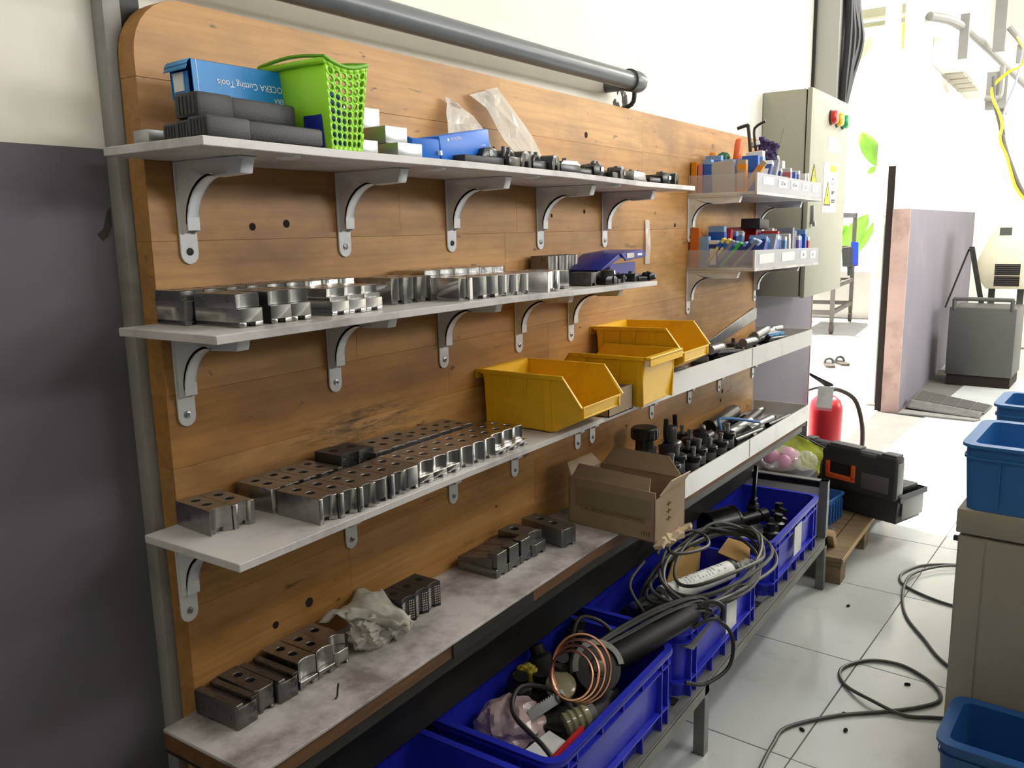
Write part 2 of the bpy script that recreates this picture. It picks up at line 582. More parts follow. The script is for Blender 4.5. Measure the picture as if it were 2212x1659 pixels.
# steel upright of the wall behind the board, and a dark plate standing in for the shade in the gap beside it
struct(MB().box(.638, .662, .004, WY, 0, 2.9).done('trim_4', 'upright_grey', bev=.001))
struct(MB().box(.662, .70, .022, WY, 0, 2.9).done('trim_5', 'steel_dark', smooth=0))

# ---------------------------------------------------------------- shelves on white brackets
FR = -.226
def strip(pts, y0, y1, t):
    """a long thin board following the (x, z) points of its upper side"""
    return [(x, z) for x, z in pts] + [(x, z-t) for x, z in reversed(pts)]
def bracket(parent, x, zt, depth=.135, screw='screw_steel', drop=.133):
    b = MB()
    wd = .0135
    # wall leg with a round lower end
    leg = [(x-wd, zt), (x+wd, zt)] + [(x+wd*math.cos(t), zt-drop+wd-wd*math.sin(t)) for t in (PI*i/8 for i in range(9))]
    b.prism(leg, F-.0005, F-.0035, 'y')
    # arm under the board
    b.prism([(x-wd, F), (x+wd, F), (x+wd, F-depth), (x-wd, F-depth)], zt-.003, zt-.0002, 'z')
    # web between them: a curved gusset, hollow-looking rib
    r_ = .062
    arc = [(F-.016-r_+r_*math.cos(t), zt-.020-r_+r_*math.sin(t)) for t in (PI/2*i/8 for i in range(9))]
    web = [(F-.001, zt-.001), (F-.001, zt-drop+.038), (F-.016, zt-drop+.044)] + arc + [(F-depth+.006, zt-.018), (F-depth, zt-.001)]
    b.prism(web, x-.0095, x-.0070, 'x')
    b.prism(web, x+.0070, x+.0095, 'x')
    b.prism([(y, z) for y, z in arc] + [(y+.003, z+.003) for y, z in reversed(arc)], x-.0095, x+.0095, 'x')
    b.box(x-.0095, x+.0095, F-.017, F-.014, zt-drop+.044, zt-.07)
    b.prism([(F-.016-r_, zt-.020), (F-depth+.006, zt-.018), (F-depth, zt-.001), (F-depth-.0015, zt-.001), (F-depth+.005, zt-.021), (F-.016-r_, zt-.023)], x-.0095, x+.0095, 'x')
    o = b.done('bracket', 'bracket_white', parent, bev=.0006, seg=1)
    MB().lathe([(.0052, 0), (.0048, .0016), (.0025, .0024), (.0016, .0014), (0, .0014)], 14, (x, F-.0035, zt-drop+.0165), (0, -1, 0)).done('screw', screw, o)
    return o
def zs(pts, x):
    for (a, za), (b_, zb) in zip(pts, pts[1:]):
        if x <= b_: return lerp(za, zb, (x-a)/(b_-a))
    return pts[-1][1]
X0 = .597
S1 = [(X0, 1.468), (.8, 1.466), (1.1, 1.466), (1.4, 1.464), (1.7, 1.458), (2.0, 1.457)]
S2 = [(X0-.004, 1.249), (.9, 1.2495), (1.2, 1.248), (1.5, 1.243), (1.785, 1.240)]
S3 = [(X0+.002, .974), (1.0, .975), (1.4, .972), (1.8, .969), (2.2, .960), (2.6, .951), (3.14, .938)]
S4 = [(X0, .694), (1.0, .698), (1.5, .698), (2.0, .682), (2.5, .670), (3.14, .656)]
SA = [(2.42, 1.456), (3.13, 1.448)]
SB = [(2.42, 1.238), (3.13, 1.226)]
TH = .0105
s1 = thing('shelf', 'long white top shelf with black tool cases and the green basket on it', 'shelf')
MB().prism(strip(S1, 0, 0, TH), F, FR, 'y').done('shelf_board', 'laminate', s1, bev=.0008, seg=1)
for x in (.703, .992, 1.272, 1.588, 1.889): bracket(s1, x, zs(S1, x)-TH, screw='screw_dark' if x in (.703, 1.272) else 'screw_steel')
for x in (.74, 1.03, 1.30, 1.62):
    MB().lathe([(.016, 0), (.014, .003), (.005, .005), (0, .005)], 16, (x, F-.165, zs(S1, x)-TH), (0, 0, -1)).done('cover_cap', 'bracket_white', s1)
s2 = thing('shelf', 'second white shelf from the top, bearing machined steel jaws and a navy plastic box', 'shelf')
MB().prism(strip(S2, 0, 0, TH), F, FR, 'y').done('shelf_board', 'laminate', s2, bev=.0008, seg=1)
for x in (.677, .954, 1.237, 1.496, 1.719): bracket(s2, x, zs(S2, x)-TH)
s3 = thing('shelf', 'third white shelf from the top, with yellow bins and raised right lip', 'shelf')
MB().prism(strip(S3, 0, 0, TH), F, FR, 'y').done('shelf_board', 'laminate', s3, bev=.0008, seg=1)
for x in (.653, .970, 1.252, 1.470, 1.748, 1.823, 2.178, 2.460, 2.721, 3.074): bracket(s3, x, zs(S3, x)-TH)
def lip(parent, S, xa, hgt):
    xs = [xa] + [x for x, z in S if x > xa+.02]
    pts = [(x, zs(S, x)+hgt) for x in xs]
    low = [(x, zs(S, x)-TH-.002) for x in xs]
    MB().prism(pts+low[::-1], FR, FR-.003, 'y').done('front_lip', 'pvc_white', parent)
    x1, z1 = S[-1][0], S[-1][1]
    MB().box(x1-.004, x1, FR, F+.01, z1, z1+hgt).done('end_panel', 'pvc_white', parent)
    xm = 2.47
    MB().box(xm, xm+.002, FR-.0045, FR-.003, zs(S, xm)-TH, zs(S, xm)+hgt).done('lip_joint', 'pvc_white', parent)
lip(s3, S3, 1.70, .045)
s4 = thing('shelf', 'lowest white shelf laid over a brown plank, its top dirty', 'shelf')
MB().prism(strip(S4, 0, 0, .005), F, FR, 'y').done('shelf_board', 'laminate_dirty', s4, bev=.0006, seg=1)
MB().prism([(x, z-.0052) for x, z in S4]+[(x, z-.030) for x, z in reversed(S4)], F, FR+.004, 'y').done('plank', 'plank', s4, bev=.001, seg=1)
MB().prism([(x, z-.0302) for x, z in S4]+[(x, z-.060) for x, z in reversed(S4)], FR+.022, FR+.018, 'y').done('front_rail', 'steel_dark', s4)
MB().prism([(x, z-.0302) for x, z in S4]+[(x, z-.034) for x, z in reversed(S4)], F, FR+.022, 'y').done('support_plate', 'steel_dark', s4)
MB().box(1.0, 1.245, FR+.0005, FR+.004, zs(S4, 1.1)-.0295, zs(S4, 1.1)-.006).done('edge_patch', 'steel_dark', s4)
lip(s4, S4, 1.735, .046)
# ---------------------------------------------------------------- machined soft jaws
mat('jaw_steel', (.42, .42, .415), .30, 1., var=.22, scale=30, rvar=.1, dirt=(.13, .11, .09), damt=.55, dscale=22, dlo=.5, dhi=.7)
mat('jaw_bright', (.66, .66, .66), .24, 1., var=.15, scale=60, rvar=.08, stretch=(1, 1, .15), dirt=(.2, .19, .18), damt=.5, dscale=40, dlo=.5, dhi=.7)
mat('jaw_hard', (.23, .235, .23), .40, .9, var=.2, scale=30, dirt=(.05, .045, .04), damt=.6, dscale=20)
mat('jaw_dark', (.075, .073, .07), .42, .6, var=.25, scale=30, dirt=(.03, .025, .02), damt=.6, dscale=20)
mat('jaw_rusty', (.22, .21, .205), .42, .9, var=.25, scale=25, dirt=(.045, .035, .03), damt=.9, dscale=26, dlo=.5, dhi=.62)

def prof(kind, w, l, d=.005):
    h = w/2
    if kind == 'arc':
        return [(-h+w*i/8, -l+d*(1-(2*i/8-1)**2)) for i in range(9)]
    if kind == 'convex':
        return [(-h+w*i/8, -l+d*((2*i/8-1)**2)) for i in range(9)]
    if kind == 'groove':
        return [(-h, -l), (-.28*w, -l), (-.20*w, -l+d), (.22*w, -l+d), (.30*w, -l), (h, -l)]
    if kind == 'wave':
        return [(-h, -l+d), (-.30*w, -l+d*.2), (-.12*w, -l), (-.10*w, -l+d), (.16*w, -l+d), (.18*w, -l), (h, -l+d*.3)]
    if kind == 'cham':
        return [(-h, -l+d), (-h+d, -l), (h-d, -l), (h, -l+d)]
    if kind == 'side':
        return [(-h, -l+d*1.6), (-.1*w, -l), (h, -l)]
    return [(-h, -l), (h, -l)]
def cutp(p, xa, xb):
    def y(x):
        for (a, ya), (b, yb) in zip(p, p[1:]):
            if x <= b + 1e-9: return lerp(ya, yb, (x-a)/(b-a) if b > a else 0)
        return p[-1][1]
    return [(xa, y(xa))] + [q for q in p if xa+1e-5 < q[0] < xb-1e-5] + [(xb, y(xb))]
def jaw_mesh(kind, W=.033, L=.08, H=.038, cut=.55, d=.005, setback=.010, holes=True, flip=False):
    """one jaw: local origin at the middle of its underside; the machined face looks to -y"""
    b = MB()
    l = L/2
    def block(p, z0, z1, hs=()):
        b.prism([*p, (p[-1][0], l), (p[0][0], l)], z0, z1, 'z', hs)
    hs = [(0, -l+L*.40, W*.20, H*.45), (0, -l+L*.72, W*.20, H*.45)] if holes else ()
    sl = .006                      # keyway depth
    def keyed(p):
        s0, s1 = -W*.20, W*.16
        block(cutp(p, -W/2, s0), 0, sl); block(cutp(p, s1, W/2), 0, sl)
        b.prism([(s0, -l+.012), (s1, -l+.012), (s1, l), (s0, l)], .0005, sl, 'z')
    flat = prof('flat', W, l)
    if flip:                       # lying upside down: keyway on top
        block(prof('cham', W, l, .003), 0, H-sl)
        s0, s1 = -W*.18, W*.20
        for q in (cutp(flat, -W/2, s0), cutp(flat, s1, W/2)):
            block(q, H-sl, H)
        return b
    if kind in ('plain', 'cham', 'convex', 'groove', 'wave', 'arc', 'side'):
        p = flat if kind == 'plain' else prof(kind, W, l, d)
        keyed(p)
        block(p, sl, H, hs)
    elif kind == 'stepped':        # bored upper part set back over a flat lower part
        keyed(flat)
        block(flat, sl, H*cut)
        block(prof('arc', W, l-setback*.5, d), H*cut, H, hs)
    elif kind == 'stairs':
        keyed(flat)
        block(flat, sl, H*.52)
        block(prof('arc', W, l-.004, .002), H*.52, H*.68)
        block(prof('arc', W, l-.010, .004), H*.68, H, hs)
    elif kind == 'plate':          # bored block standing on a projecting base plate
        keyed(flat)
        block(flat, sl, H*.32)
        block(prof('arc', W, l-.011, .003), H*.32, H, hs)
    elif kind == 'nose':           # hard jaw: low body sloping up to a proud square nose
        keyed(flat)
        block(flat, sl, H*.42)
        b.prism([(-l+.012, H*.42), (l, H*.42), (l, H*.62), (-l+.012, H*.95)], -W/2, W/2, 'x')
        block([(-W*.42, -l+.001), (W*.42, -l+.001)], H*.42, H*.5)
        b.prism([(-W*.42, -l), (W*.42, -l), (W*.42, -l+.022), (-W*.42, -l+.022)], H*.30, H*1.16, 'z')
    elif kind == 'ring':           # bored out crescent on a block
        keyed(prof('cham', W, l, .006))
        block(prof('cham', W, l, .006), sl, H*.6)
        block(prof('arc', W, l-.012, .012), H*.6, H, hs[1:])
    return b
JAWS = {}
def jaw(kind, mat_, x, y, z, label, group, yaw=0., W=.033, L=.08, H=.038, flip=False, name='soft_jaw', **kw):
    """x, y is the middle of the front face at the foot"""
    key = (kind, mat_, round(W, 3), round(L, 3), round(H, 3), flip, tuple(kw.items()))
    if key in JAWS:
        o = JAWS[key].copy(); COL.objects.link(o)
    else:
        o = jaw_mesh(kind, W, L, H, flip=flip, **kw).done(name, mat_, bev=.0007, seg=1)
        JAWS[key] = o
    c, s = math.cos(yaw), math.sin(yaw)
    o.location = (x - s*L/2, y + c*L/2, z)
    o.rotation_euler = (0, 0, yaw)
    tag(o, label, 'jaw', group)
    return o

# ---- second shelf
g = 'steel jaws on the second shelf'
z2 = lambda x: zs(S2, x)+.0002
names = ['leftmost', 'second', 'third']
for k, (x, wd) in enumerate(((.674, .036), (.722, .033), (.755, .033))):
    jaw('stepped', 'jaw_steel', x, -.188, z2(x), f'{names[k]} big steel jaw from the left at the front of the second shelf', g, W=wd, L=.085, H=.041, cut=.56, d=.006)
for k in range(3):
    x = .826+.0335*k
    jaw('stairs', 'jaw_bright', x, -.188, z2(x), f'{ORD[k]} of three bright stepped jaws at the front of the second shelf', g, W=.033, L=.09, H=.037)
for k in range(9):
    x = .660+.034*k
    bright = k > 5
    jaw('cham' if bright else 'stepped', 'jaw_bright' if bright else 'jaw_steel', x, -.100, z2(x), f'{ORD[k]} jaw from the left in the back-left row of the second shelf', g, W=.033, L=.06, H=.0435, **({} if bright else dict(cut=.7)))
for k in range(3):
    x = .994+.0335*k
    jaw('wave', 'jaw_steel', x, -.150, z2(x), f'{ORD[k]} of three fluted steel jaws set back on the second shelf', g, W=.032, L=.085, H=.041, d=.006)
for k, (x, kd, m) in enumerate(((1.092, 'wave', 'jaw_bright'), (1.129, 'side', 'jaw_steel'), (1.163, 'side', 'jaw_steel'), (1.198, 'convex', 'jaw_bright'), (1.233, 'convex', 'jaw_bright'), (1.267, 'convex', 'jaw_bright'))):
    jaw(kd, m, x, -.206, z2(x), f'{ORD[k]} bright jaw from the left in the front run mid second shelf', g, W=.0325, L=.085, H=.037)
for k in range(6):
    x = 1.118+.041*k
    jaw('arc' if k < 3 else 'convex', 'jaw_bright', x, -.112, z2(x), f'{ORD[k]} satin jaw from the left in the back row mid second shelf', g, W=.040, L=.07, H=.047)
jaw('groove', 'jaw_bright', 1.352, -.212, z2(1.352), 'single grooved jaw with a shiny slot at the second shelf\'s front', g, W=.052, L=.07, H=.038, yaw=R(6))
jaw('plain', 'jaw_bright', 1.425, -.185, z2(1.425), 'plain square jaw right of the grooved one on the second shelf', g, W=.036, L=.10, H=.036, yaw=R(-24))
jaw('side', 'jaw_steel', 1.315, -.140, z2(1.315), 'jaw half hidden behind the grooved one on the second shelf', g, W=.034, L=.08, H=.037)
for k, x in enumerate((1.555, 1.600, 1.642)):
    jaw('groove', 'jaw_rusty', x, -.088, z2(1.59), f'{ORD[k]} of three tall olive-grey jaws left of the navy box', g, W=.041, L=.045, H=.062, d=.004)
jaw('cham', 'jaw_dark', 1.548, -.190, z2(1.548), 'small dark jaw with one bright face in front of the tall olive-grey jaws', g, W=.032, L=.05, H=.028)

# ---- third shelf
g = 'steel jaws on the third shelf'
z3 = lambda x: zs(S3, x)+.0002
for k, x in enumerate((.657, .690)):
    jaw('groove' if k else 'arc', 'jaw_steel', x, -.119-.005*k, z3(x), f'{("left", "right")[k]} one of two jaws apart at the third shelf\'s left end', g, W=.033, L=.082, H=.034, yaw=R(-4), d=.007)
kinds = ['groove', 'groove', 'groove', 'convex', 'groove', 'cham', 'stepped', 'stepped', 'stepped', 'arc', 'arc', 'arc', 'plate', 'plate', 'plate']
mts = ['jaw_steel']*6 + ['jaw_bright']*9
for k in range(15):
    x = .761+.0337*k
    dy = (-.210, -.215, -.219, -.216, -.217, -.215)[k] if k < 6 else -.214
    jaw(kinds[k], mts[k], x, dy, z3(x), f'{ORD[k]} jaw from the left in the front row on the third shelf', g, W=.0332, L=.085, H=.036, **(dict(cut=.4, setback=.004) if kinds[k] == 'stepped' else {}))
for k in range(4):
    x = .760+.0337*k
    jaw('wave', 'jaw_steel', x, -.121, z3(x), f'{ORD[k]} jaw from the left in the back row on the third shelf', g, W=.0332, L=.082, H=.036)
for k in range(8):
    x = .965+.0337*k
    jaw('arc' if k < 4 else 'stairs', 'jaw_steel', x, -.124, z3(x), f'{ORD[k+4]} jaw from the left in the back row on the third shelf', g, W=.0332, L=.08, H=.040 if k < 4 else .036)

# black gripping jaws with rows of teeth
def grip_jaw(x, y, z, label, group, yaw=0, W=.034, L=.06, H=.045, first=[None]):
    if first[0] is None:
        t = thing('gripping_jaw', label, 'jaw', group=group)
        jaw_mesh('arc', W, L, H, d=.006, holes=False).done('jaw_body', 'jaw_dark', t, bev=.0007, seg=1)
        tb = MB()
        for sx in (-1, 1):
            for i in range(3):
                for j in range(8):
                    cx, cz = sx*W*.30+(i-1)*.0034, .008+j*.0044
                    yy = -L/2+.006*(1-(2*cx/W)**2)
                    tb.at((cx, yy+.0006, cz)).prism([(-.0013, -.0013), (.0013, -.0013), (.0013, .0013), (-.0013, .0013)], 0, -.0018, 'y')
        tt = tb.done('grip_teeth', 'jaw_bright', t, smooth=0); tt['kind'] = 'stuff'
        hb = MB().cyl((0, .004, H+.0004), (0, .004, H-.001), .0075, n=14)
        hb.done('bolt_hole', 'hole_dark', t)
        first[0] = t
    else:
        t = dup(first[0], label, group=group)
    t.location = (x - math.sin(yaw)*L/2, y + math.cos(yaw)*L/2, z)
    t.rotation_euler = (0, 0, yaw)
    return t
for k in range(3):
    x = .905+.034*k if k < 2 else .938
    yy = (-.108, -.112, -.062)[k]
    if k == 2: x = .915
    if k == 2: x, yy = .935, -.048
    grip_jaw(x, yy, z3(x), f'{("left", "right", "rear")[k]} one of the black toothed jaws on the third shelf', 'black toothed jaws on the third shelf', H=.048 if k < 2 else .05) if k < 2 else None

# ---- lowest shelf
g = 'steel jaws on the lowest shelf'
z4 = lambda x: zs(S4, x)+.0002
jaw('plain', 'jaw_rusty', .6665, -.128, z4(.6665), 'first jaw from the left on the lowest shelf, lying with its keyway upwards', g, W=.037, L=.088, H=.037, flip=True, yaw=R(2))
jaw('cham', 'jaw_rusty', .704, -.122, z4(.704), 'second jaw from the left on the lowest shelf, with dark drip stains', g, W=.034, L=.085, H=.037)
jaw('plain', 'jaw_rusty', .741, -.127, z4(.741), 'third jaw from the left on the lowest shelf, keyway upwards and blackened front', g, W=.036, L=.088, H=.036, flip=True)
for k, x in enumerate((.782, .818, .852)):
    jaw(('stepped', 'stepped', 'ring')[k], 'jaw_steel', x, -.124, z4(x), f'{ORD[k+3]} jaw from the left on the lowest shelf, bored hollow at its front', g, W=.0345, L=.085, H=.042, **(dict(cut=.3, setback=.006, d=.006) if k < 2 else {}))
for k, x in enumerate((1.010, 1.045, 1.079)):
    grip_jaw(x, -.123, z4(x), f'{ORD[k]} black toothed jaw from the left beside the crumpled cloth', 'black toothed jaws on the lowest shelf')
for k, x in enumerate((1.262, 1.304, 1.346)):
    jaw('nose', 'jaw_hard', x, -.143, z4(x), f'{ORD[k]} dark hard jaw with square nose on the lowest shelf', g, W=.039, L=.095, H=.042)
jaw('ring', 'jaw_hard', 1.396, -.147, z4(1.396), 'dark jaw with crescent hollow right of the square-nosed jaws', g, W=.05, L=.09, H=.043)
jaw('cham', 'jaw_hard', 1.468, -.176, z4(1.468), 'dark grey jaw with cut corners nearest the open brown carton', g, W=.046, L=.12, H=.04, yaw=R(-10))
# ---------------------------------------------------------------- things on the top shelf
mat('black_plastic', (.022, .022, .024), .5, var=.2, scale=20, bump=.2, bscale=500)
mat('black_oxide', (.016, .016, .017), .28, .35, var=.3, scale=25, spec=.6)
mat('grey_steel', (.16, .165, .16), .38, .85, var=.15, scale=30)
mat('ground_steel', (.40, .415, .42), .34, .8, var=.08, scale=40)
mat('blue_card', '0c83cf', .45, var=.06, scale=10)
mat('blue_card_in', '4a94cc', .6, var=.1, scale=10)
mat('label_white', (.78, .78, .78), .6, var=.08, scale=40)
mat('print_white', (.85, .88, .9), .6, var=.02)
mat('print_black', (.02, .02, .02), .6, var=.02)
mat('lime', '9be32e', .42, var=.04, scale=6)
mat('lime_dark', '6fae18', .45, var=.04)
mat('blue_plastic', '1f74e0', .4, var=.05, scale=6)
mat('navy_plastic', '22298c', .4, var=.08, scale=6)
mat('clear_film', (.80, .80, .76), .2, var=.1, scale=20, clear=.55)
mat('royal_blue', '1a2a9c', .5)

z1 = lambda x: zs(S1, x)+.0002
# black telescoping tool cases: body with a wider sleeve end
def tool_case(L, D, H, label, loc, rot=(0, 0, 0)):
    t = thing('tool_case', label, 'tool case', loc, rot, 'black tool cases on the top shelf')
    MB().box(L*.33, L, .0012, D-.0012, .0012, H-.0012).done('case_body', 'black_plastic', t, bev=.004)
    MB().box(0, L*.345, 0, D, 0, H).done('case_sleeve', 'black_plastic', t, bev=.004)
    m = MB()
    for k in range(5): m.box(-.0006, .001, D*.12+k*D*.16, D*.12+k*D*.16+D*.1, H*.15, H*.85)
    m.done('end_ribs', 'black_plastic', t, smooth=0)
    return t
tool_case(.180, .035, .0245, 'front black tool case lying along the edge of the top shelf', (.607, -.222, z1(.7)), (0, 0, R(2)))
tool_case(.135, .034, .024, 'middle black tool case on the top shelf, sleeve facing left, behind the front one', (.618, -.182, z1(.65)))
tool_case(.15, .034, .024, 'rear black tool case on the top shelf, nearest the wooden board', (.628, -.143, z1(.65)))
tool_case(.150, .042, .029, 'upper black tool case stacked on the others under the blue carton', (.622, -.188, z1(.65)+.025), (0, 0, R(1.5)))
tag(MB().box(.625, .655, -.085, -.055, z1(.62), z1(.62)+.02).done('steel_block', 'ground_steel', bev=.001), 'small pale block behind the black tool cases at the left end', 'block')

# blue carton, open at its left end, printed upside down
t = thing('carton', 'bright blue carton with upside-down white lettering lying on the black tool cases', 'box', (.655, -.140, z1(.65)+.0565), (R(-2), R(-1.0), R(1)))
Lk, Dk, Hk = .165, .042, .042
m = MB()
m.box(0, Lk, 0, .0008, 0, Hk).box(0, Lk, Dk-.0008, Dk, 0, Hk).box(0, Lk, 0, Dk, 0, .0008).box(0, Lk, 0, Dk, Hk-.0008, Hk).box(Lk-.001, Lk, 0, Dk, 0, Hk)
m.done('carton_body', 'blue_card', t, smooth=0)
MB().box(.001, .002, .010, Dk-.001, .001, Hk*.72).done('inner_flap', 'blue_card', t, smooth=0)
MB().box(-.0006, .0009, .018, Dk-.006, .008, Hk*.7).done('paper_label', 'label_white', t, smooth=0)
m = MB()
fl_ = [[(-.012*math.sin(a)-.0005, y, Hk-.0004+.010*(math.cos(a)-1)-.001*k) for y in (0, Dk)] for k, a in enumerate([0, .4, .8, 1.2, 1.5])]
fl_ = [[(0-.009*s, y, Hk-.012*s*s) for y in (0, Dk)] for s in (0, .25, .5, .75, 1)]
for A, B in zip(fl_, fl_[1:]):
    m.f([m.v(A[0]), m.v(A[1]), m.v(B[1]), m.v(B[0])])
fo = m.done('end_flap', 'blue_card_in', t)
fo.modifiers.new('s', 'SOLIDIFY').thickness = .0008
MB().box(.0065, .0072, -.0003, .0002, 0, Hk).done('fold_line', 'print_white', t, smooth=0)
text('KYOCERA Cutting Tools', .0114, 'print_white', t, (.0925, -.0006, Hk*.46), (R(90), R(180), 0), sx=.98)
text('KYOCERA', .009, 'print_white', t, (.142, -.0006, Hk*.12), (R(90), R(180), 0), name='lettering')

# lime green basket with rows of holes on two faces
def basket():
    t = thing('basket', 'lime green perforated plastic basket standing on the top shelf', 'basket', (0, 0, 0))
    zb = z1(.82)
    x0, x1, y0, y1 = .799, .853, -.216, -.105
    tx0, tx1, ty0, ty1, Hb = .789, .866, -.221, -.098, .112
    wall = []
    def P(u, v, side):      # a point on a wall: u along, v up
        bx0, bx1, by0, by1 = lerp(x0, tx0, v), lerp(x1, tx1, v), lerp(y0, ty0, v), lerp(y1, ty1, v)
        dip = -.008*math.sin(PI*u)*v if side in 'fb' else .006*math.sin(PI*u)*v
        z = zb+Hb*v+dip
        if side == 'f': return (lerp(bx0, bx1, u), by0, z)
        if side == 'b': return (lerp(bx0, bx1, u), by1, z)
        if side == 'l': return (bx0, lerp(by0, by1, u), z)
        return (bx1, lerp(by0, by1, u), z)
    m = MB()
    def panel(side, cols, rows_, perf, u0=.0, v0=0.):
        us = [u0+(1-2*u0)*i/cols for i in range(cols+1)]
        vs = [v0+(.93-v0)*j/rows_ for j in range(rows_+1)]
        if u0: us = [0]+us+[1]
        vs = ([0] if v0 else [])+vs+[1]
        for i in range(len(us)-1):
            for j in range(len(vs)-1):
                ua, ub, va, vb = us[i], us[i+1], vs[j], vs[j+1]
                c = [P(ua, va, side), P(ub, va, side), P(ub, vb, side), P(ua, vb, side)]
                solid = (not perf) or (u0 and (i == 0 or i == len(us)-2)) or j == len(vs)-2 or (v0 and j == 0)
                if solid:
                    m.f([m.v(q) for q in c]); continue
                k = 12
                ring = []
                for q in range(k):
                    a = 2*PI*q/k
                    s, cc = math.sin(a), math.cos(a)
                    sq = .80
                    ring.append(P(lerp(ua, ub, .5+.40*cc), lerp(va, vb, .5+.41*s), side))
                R_ = [m.v(q) for q in ring]
                C_ = [m.v(q) for q in c]
                # corners at angles 225,315,45,135
                segs = {0: (6, 9), 1: (9, 12), 2: (0, 3), 3: (3, 6)}
                order = [(7, 8), (10, 11), (1, 2), (4, 5)]
                for ci, (a_, b__) in enumerate(order):
                    m.f([C_[ci], R_[b__ % k], R_[a_ % k]])
                idx = [8, 9, 10, 11, 0, 1, 2, 3, 4, 5, 6, 7]
                mids = [(0, 1, [8, 9, 10]), (1, 2, [11, 0, 1]), (2, 3, [2, 3, 4]), (3, 0, [5, 6, 7])]
                for a_, b__, rr_ in mids:
                    m.f([C_[a_], C_[b__]] + [R_[q] for q in reversed(rr_)])
    panel('f', 6, 10, True, .04, .04)
    panel('r', 8, 10, True, .06, .04)
    panel('b', 6, 10, True, .04, .04)
    panel('l', 1, 1, False)
    m.f([m.v(P(0, 0, 'f')), m.v(P(1, 0, 'f')), m.v(P(1, 0, 'b')), m.v(P(0, 0, 'b'))])
    bo = m.done('basket_wall', 'lime', t, smooth=30)
    md = bo.modifiers.new('s', 'SOLIDIFY'); md.thickness = .0022; md.offset = -1
    rim = []
    for side, rev in (('f', 0), ('r', 0), ('b', 1), ('l', 1)):
        for i in range(8):
            u = i/8
            rim.append(P(1-u if rev else u, 1, side))
    rim.append
    MB().tube(rim, .0026, 6, 2, closed=True).done('rim', 'lime_dark', t)
    return t
basket()
tag(MB().box(.795, .835, -.205, -.17, z1(.8)+.004, z1(.8)+.075).done('box', 'royal_blue', bev=.001), 'dark blue packet standing inside the green basket', 'packet')
tag(MB().box(.80, .85, -.15, -.09, z1(.8)+.004, z1(.8)+.082).done('box', 'black_plastic', bev=.001), 'black case standing inside the green basket', 'case')

# ground steel blocks stacked right of the basket
def steel(x0, x1, y0, y1, z0, z1_, label, yaw=0):
    o = MB().box(-(x1-x0)/2, (x1-x0)/2, 0, y1-y0, 0, z1_-z0).done('steel_block', 'ground_steel', bev=.0012)
    put(o, ((x0+x1)/2, y0, z0), (0, 0, yaw))
    tag(o, label, 'block', 'grey steel blocks right of the basket')
b0 = z1(.9)
steel(.872, .905, -.198, -.13, b0, b0+.020, 'lower left steel block of the stack beside the green basket')
steel(.941, .992, -.204, -.13, b0, b0+.021, 'lower right steel block of the stack, nearest the blue plastic box', R(-3))
steel(.942, .988, -.180, -.10, b0+.0215, b0+.046, 'middle steel block lying across the lower two beside the basket', R(-2))
steel(.976, 1.018, -.100, -.045, b0+.048, b0+.083, 'topmost steel block of the stack, standing at the back')
steel(.935, .975, -.075, -.043, b0, b0+.085, 'tall dark steel block behind the stack by the basket')
steel(.978, 1.018, -.098, -.045, b0, b0+.0475, 'steel block under the topmost one at the back')

# blue plastic case lying open and tilted
t = thing('plastic_case', 'bright blue plastic tool case with open lid lying on the top shelf', 'tool case', (1.063, -.186, z1(1.06)+.001), (0, R(-9.5), R(0)))
m = MB()
m.box(0, .135, 0, .05, 0, .039)
m.done('case_lid', 'blue_plastic', t, bev=.003)
m = MB(); m.box(-.052, -.002, .0, .052, -.004, .034); m.box(-.054, -.049, .006, .022, .03, .036)
o = m.done('case_body', 'blue_plastic', t, bev=.003); o.rotation_euler = (0, R(9), R(-22)); o.location = (0, .002, 0)
MB().box(-.004, .0005, -.002, .004, .010, .017).done('latch', 'print_white', t, smooth=0)
text('KYOCERA', .0062, 'print_white', t, (.042, -.0006, .031), (R(90), 0, 0))
MB().prism([(.0215+.0025*math.cos(2*PI*i/6), .031+.0025*math.sin(2*PI*i/6)) for i in range(6)], -.0006, .0002, 'y').done('emblem', 'print_white', t, smooth=0)
MB().box(.105, .123, -.0006, .0002, .006, .010).done('sticker', 'print_white', t, smooth=0)
text('CORNER', .0035, 'print_white', t, (.114, -.0006, .0135), (R(90), 0, 0))
tag(MB().box(1.09, 1.20, -.21, -.165, z1(1.1), z1(1.1)+.013).at().done('tool_case', 'black_plastic', bev=.003), 'flat black case wedged under the tilted blue plastic case', 'case')

# two clear plastic bags leaning on the board
def film(name, pts_rows, label, amp, seed, th=.004):
    """a flattened bag: two sheets that meet at the edges"""
    m = MB()
    n = len(pts_rows)
    rows_ = []
    for sgn in (1, -1):
        g_ = []
        for i, (pl, pr) in enumerate(pts_rows):
            r_ = []
            for j in range(9):
                u = j/8
                p = Vector(pl).lerp(Vector(pr), u)
                e = math.sin(PI*u)*(1 if 0 < i < n-1 else .25)
                p.y += -sgn*th*e + amp*e*noise.noise(Vector((i*.9+seed, u*4+seed, sgn)))
                p.x += amp*.5*noise.noise(Vector((u*5, i*1.3+seed, 3)))
                r_.append(m.v(p))
            g_.append(r_)
        for A, B in zip(g_, g_[1:]):
            for j in range(8): m.f([A[j], A[j+1], B[j+1], B[j]])
    o = m.done(name, 'clear_film', smooth=0)
    return tag(o, label, 'bag')
def rowsf(spec):
    out = []
    for i in range(len(spec)-1):
        (a, b), (c, d) = spec[i], spec[i+1]
        for k in range(3):
            t_ = k/3
            out.append((tuple(lerp(a[q], c[q], t_) for q in range(3)), tuple(lerp(b[q], d[q], t_) for q in range(3))))
    out.append(spec[-1])
    return out
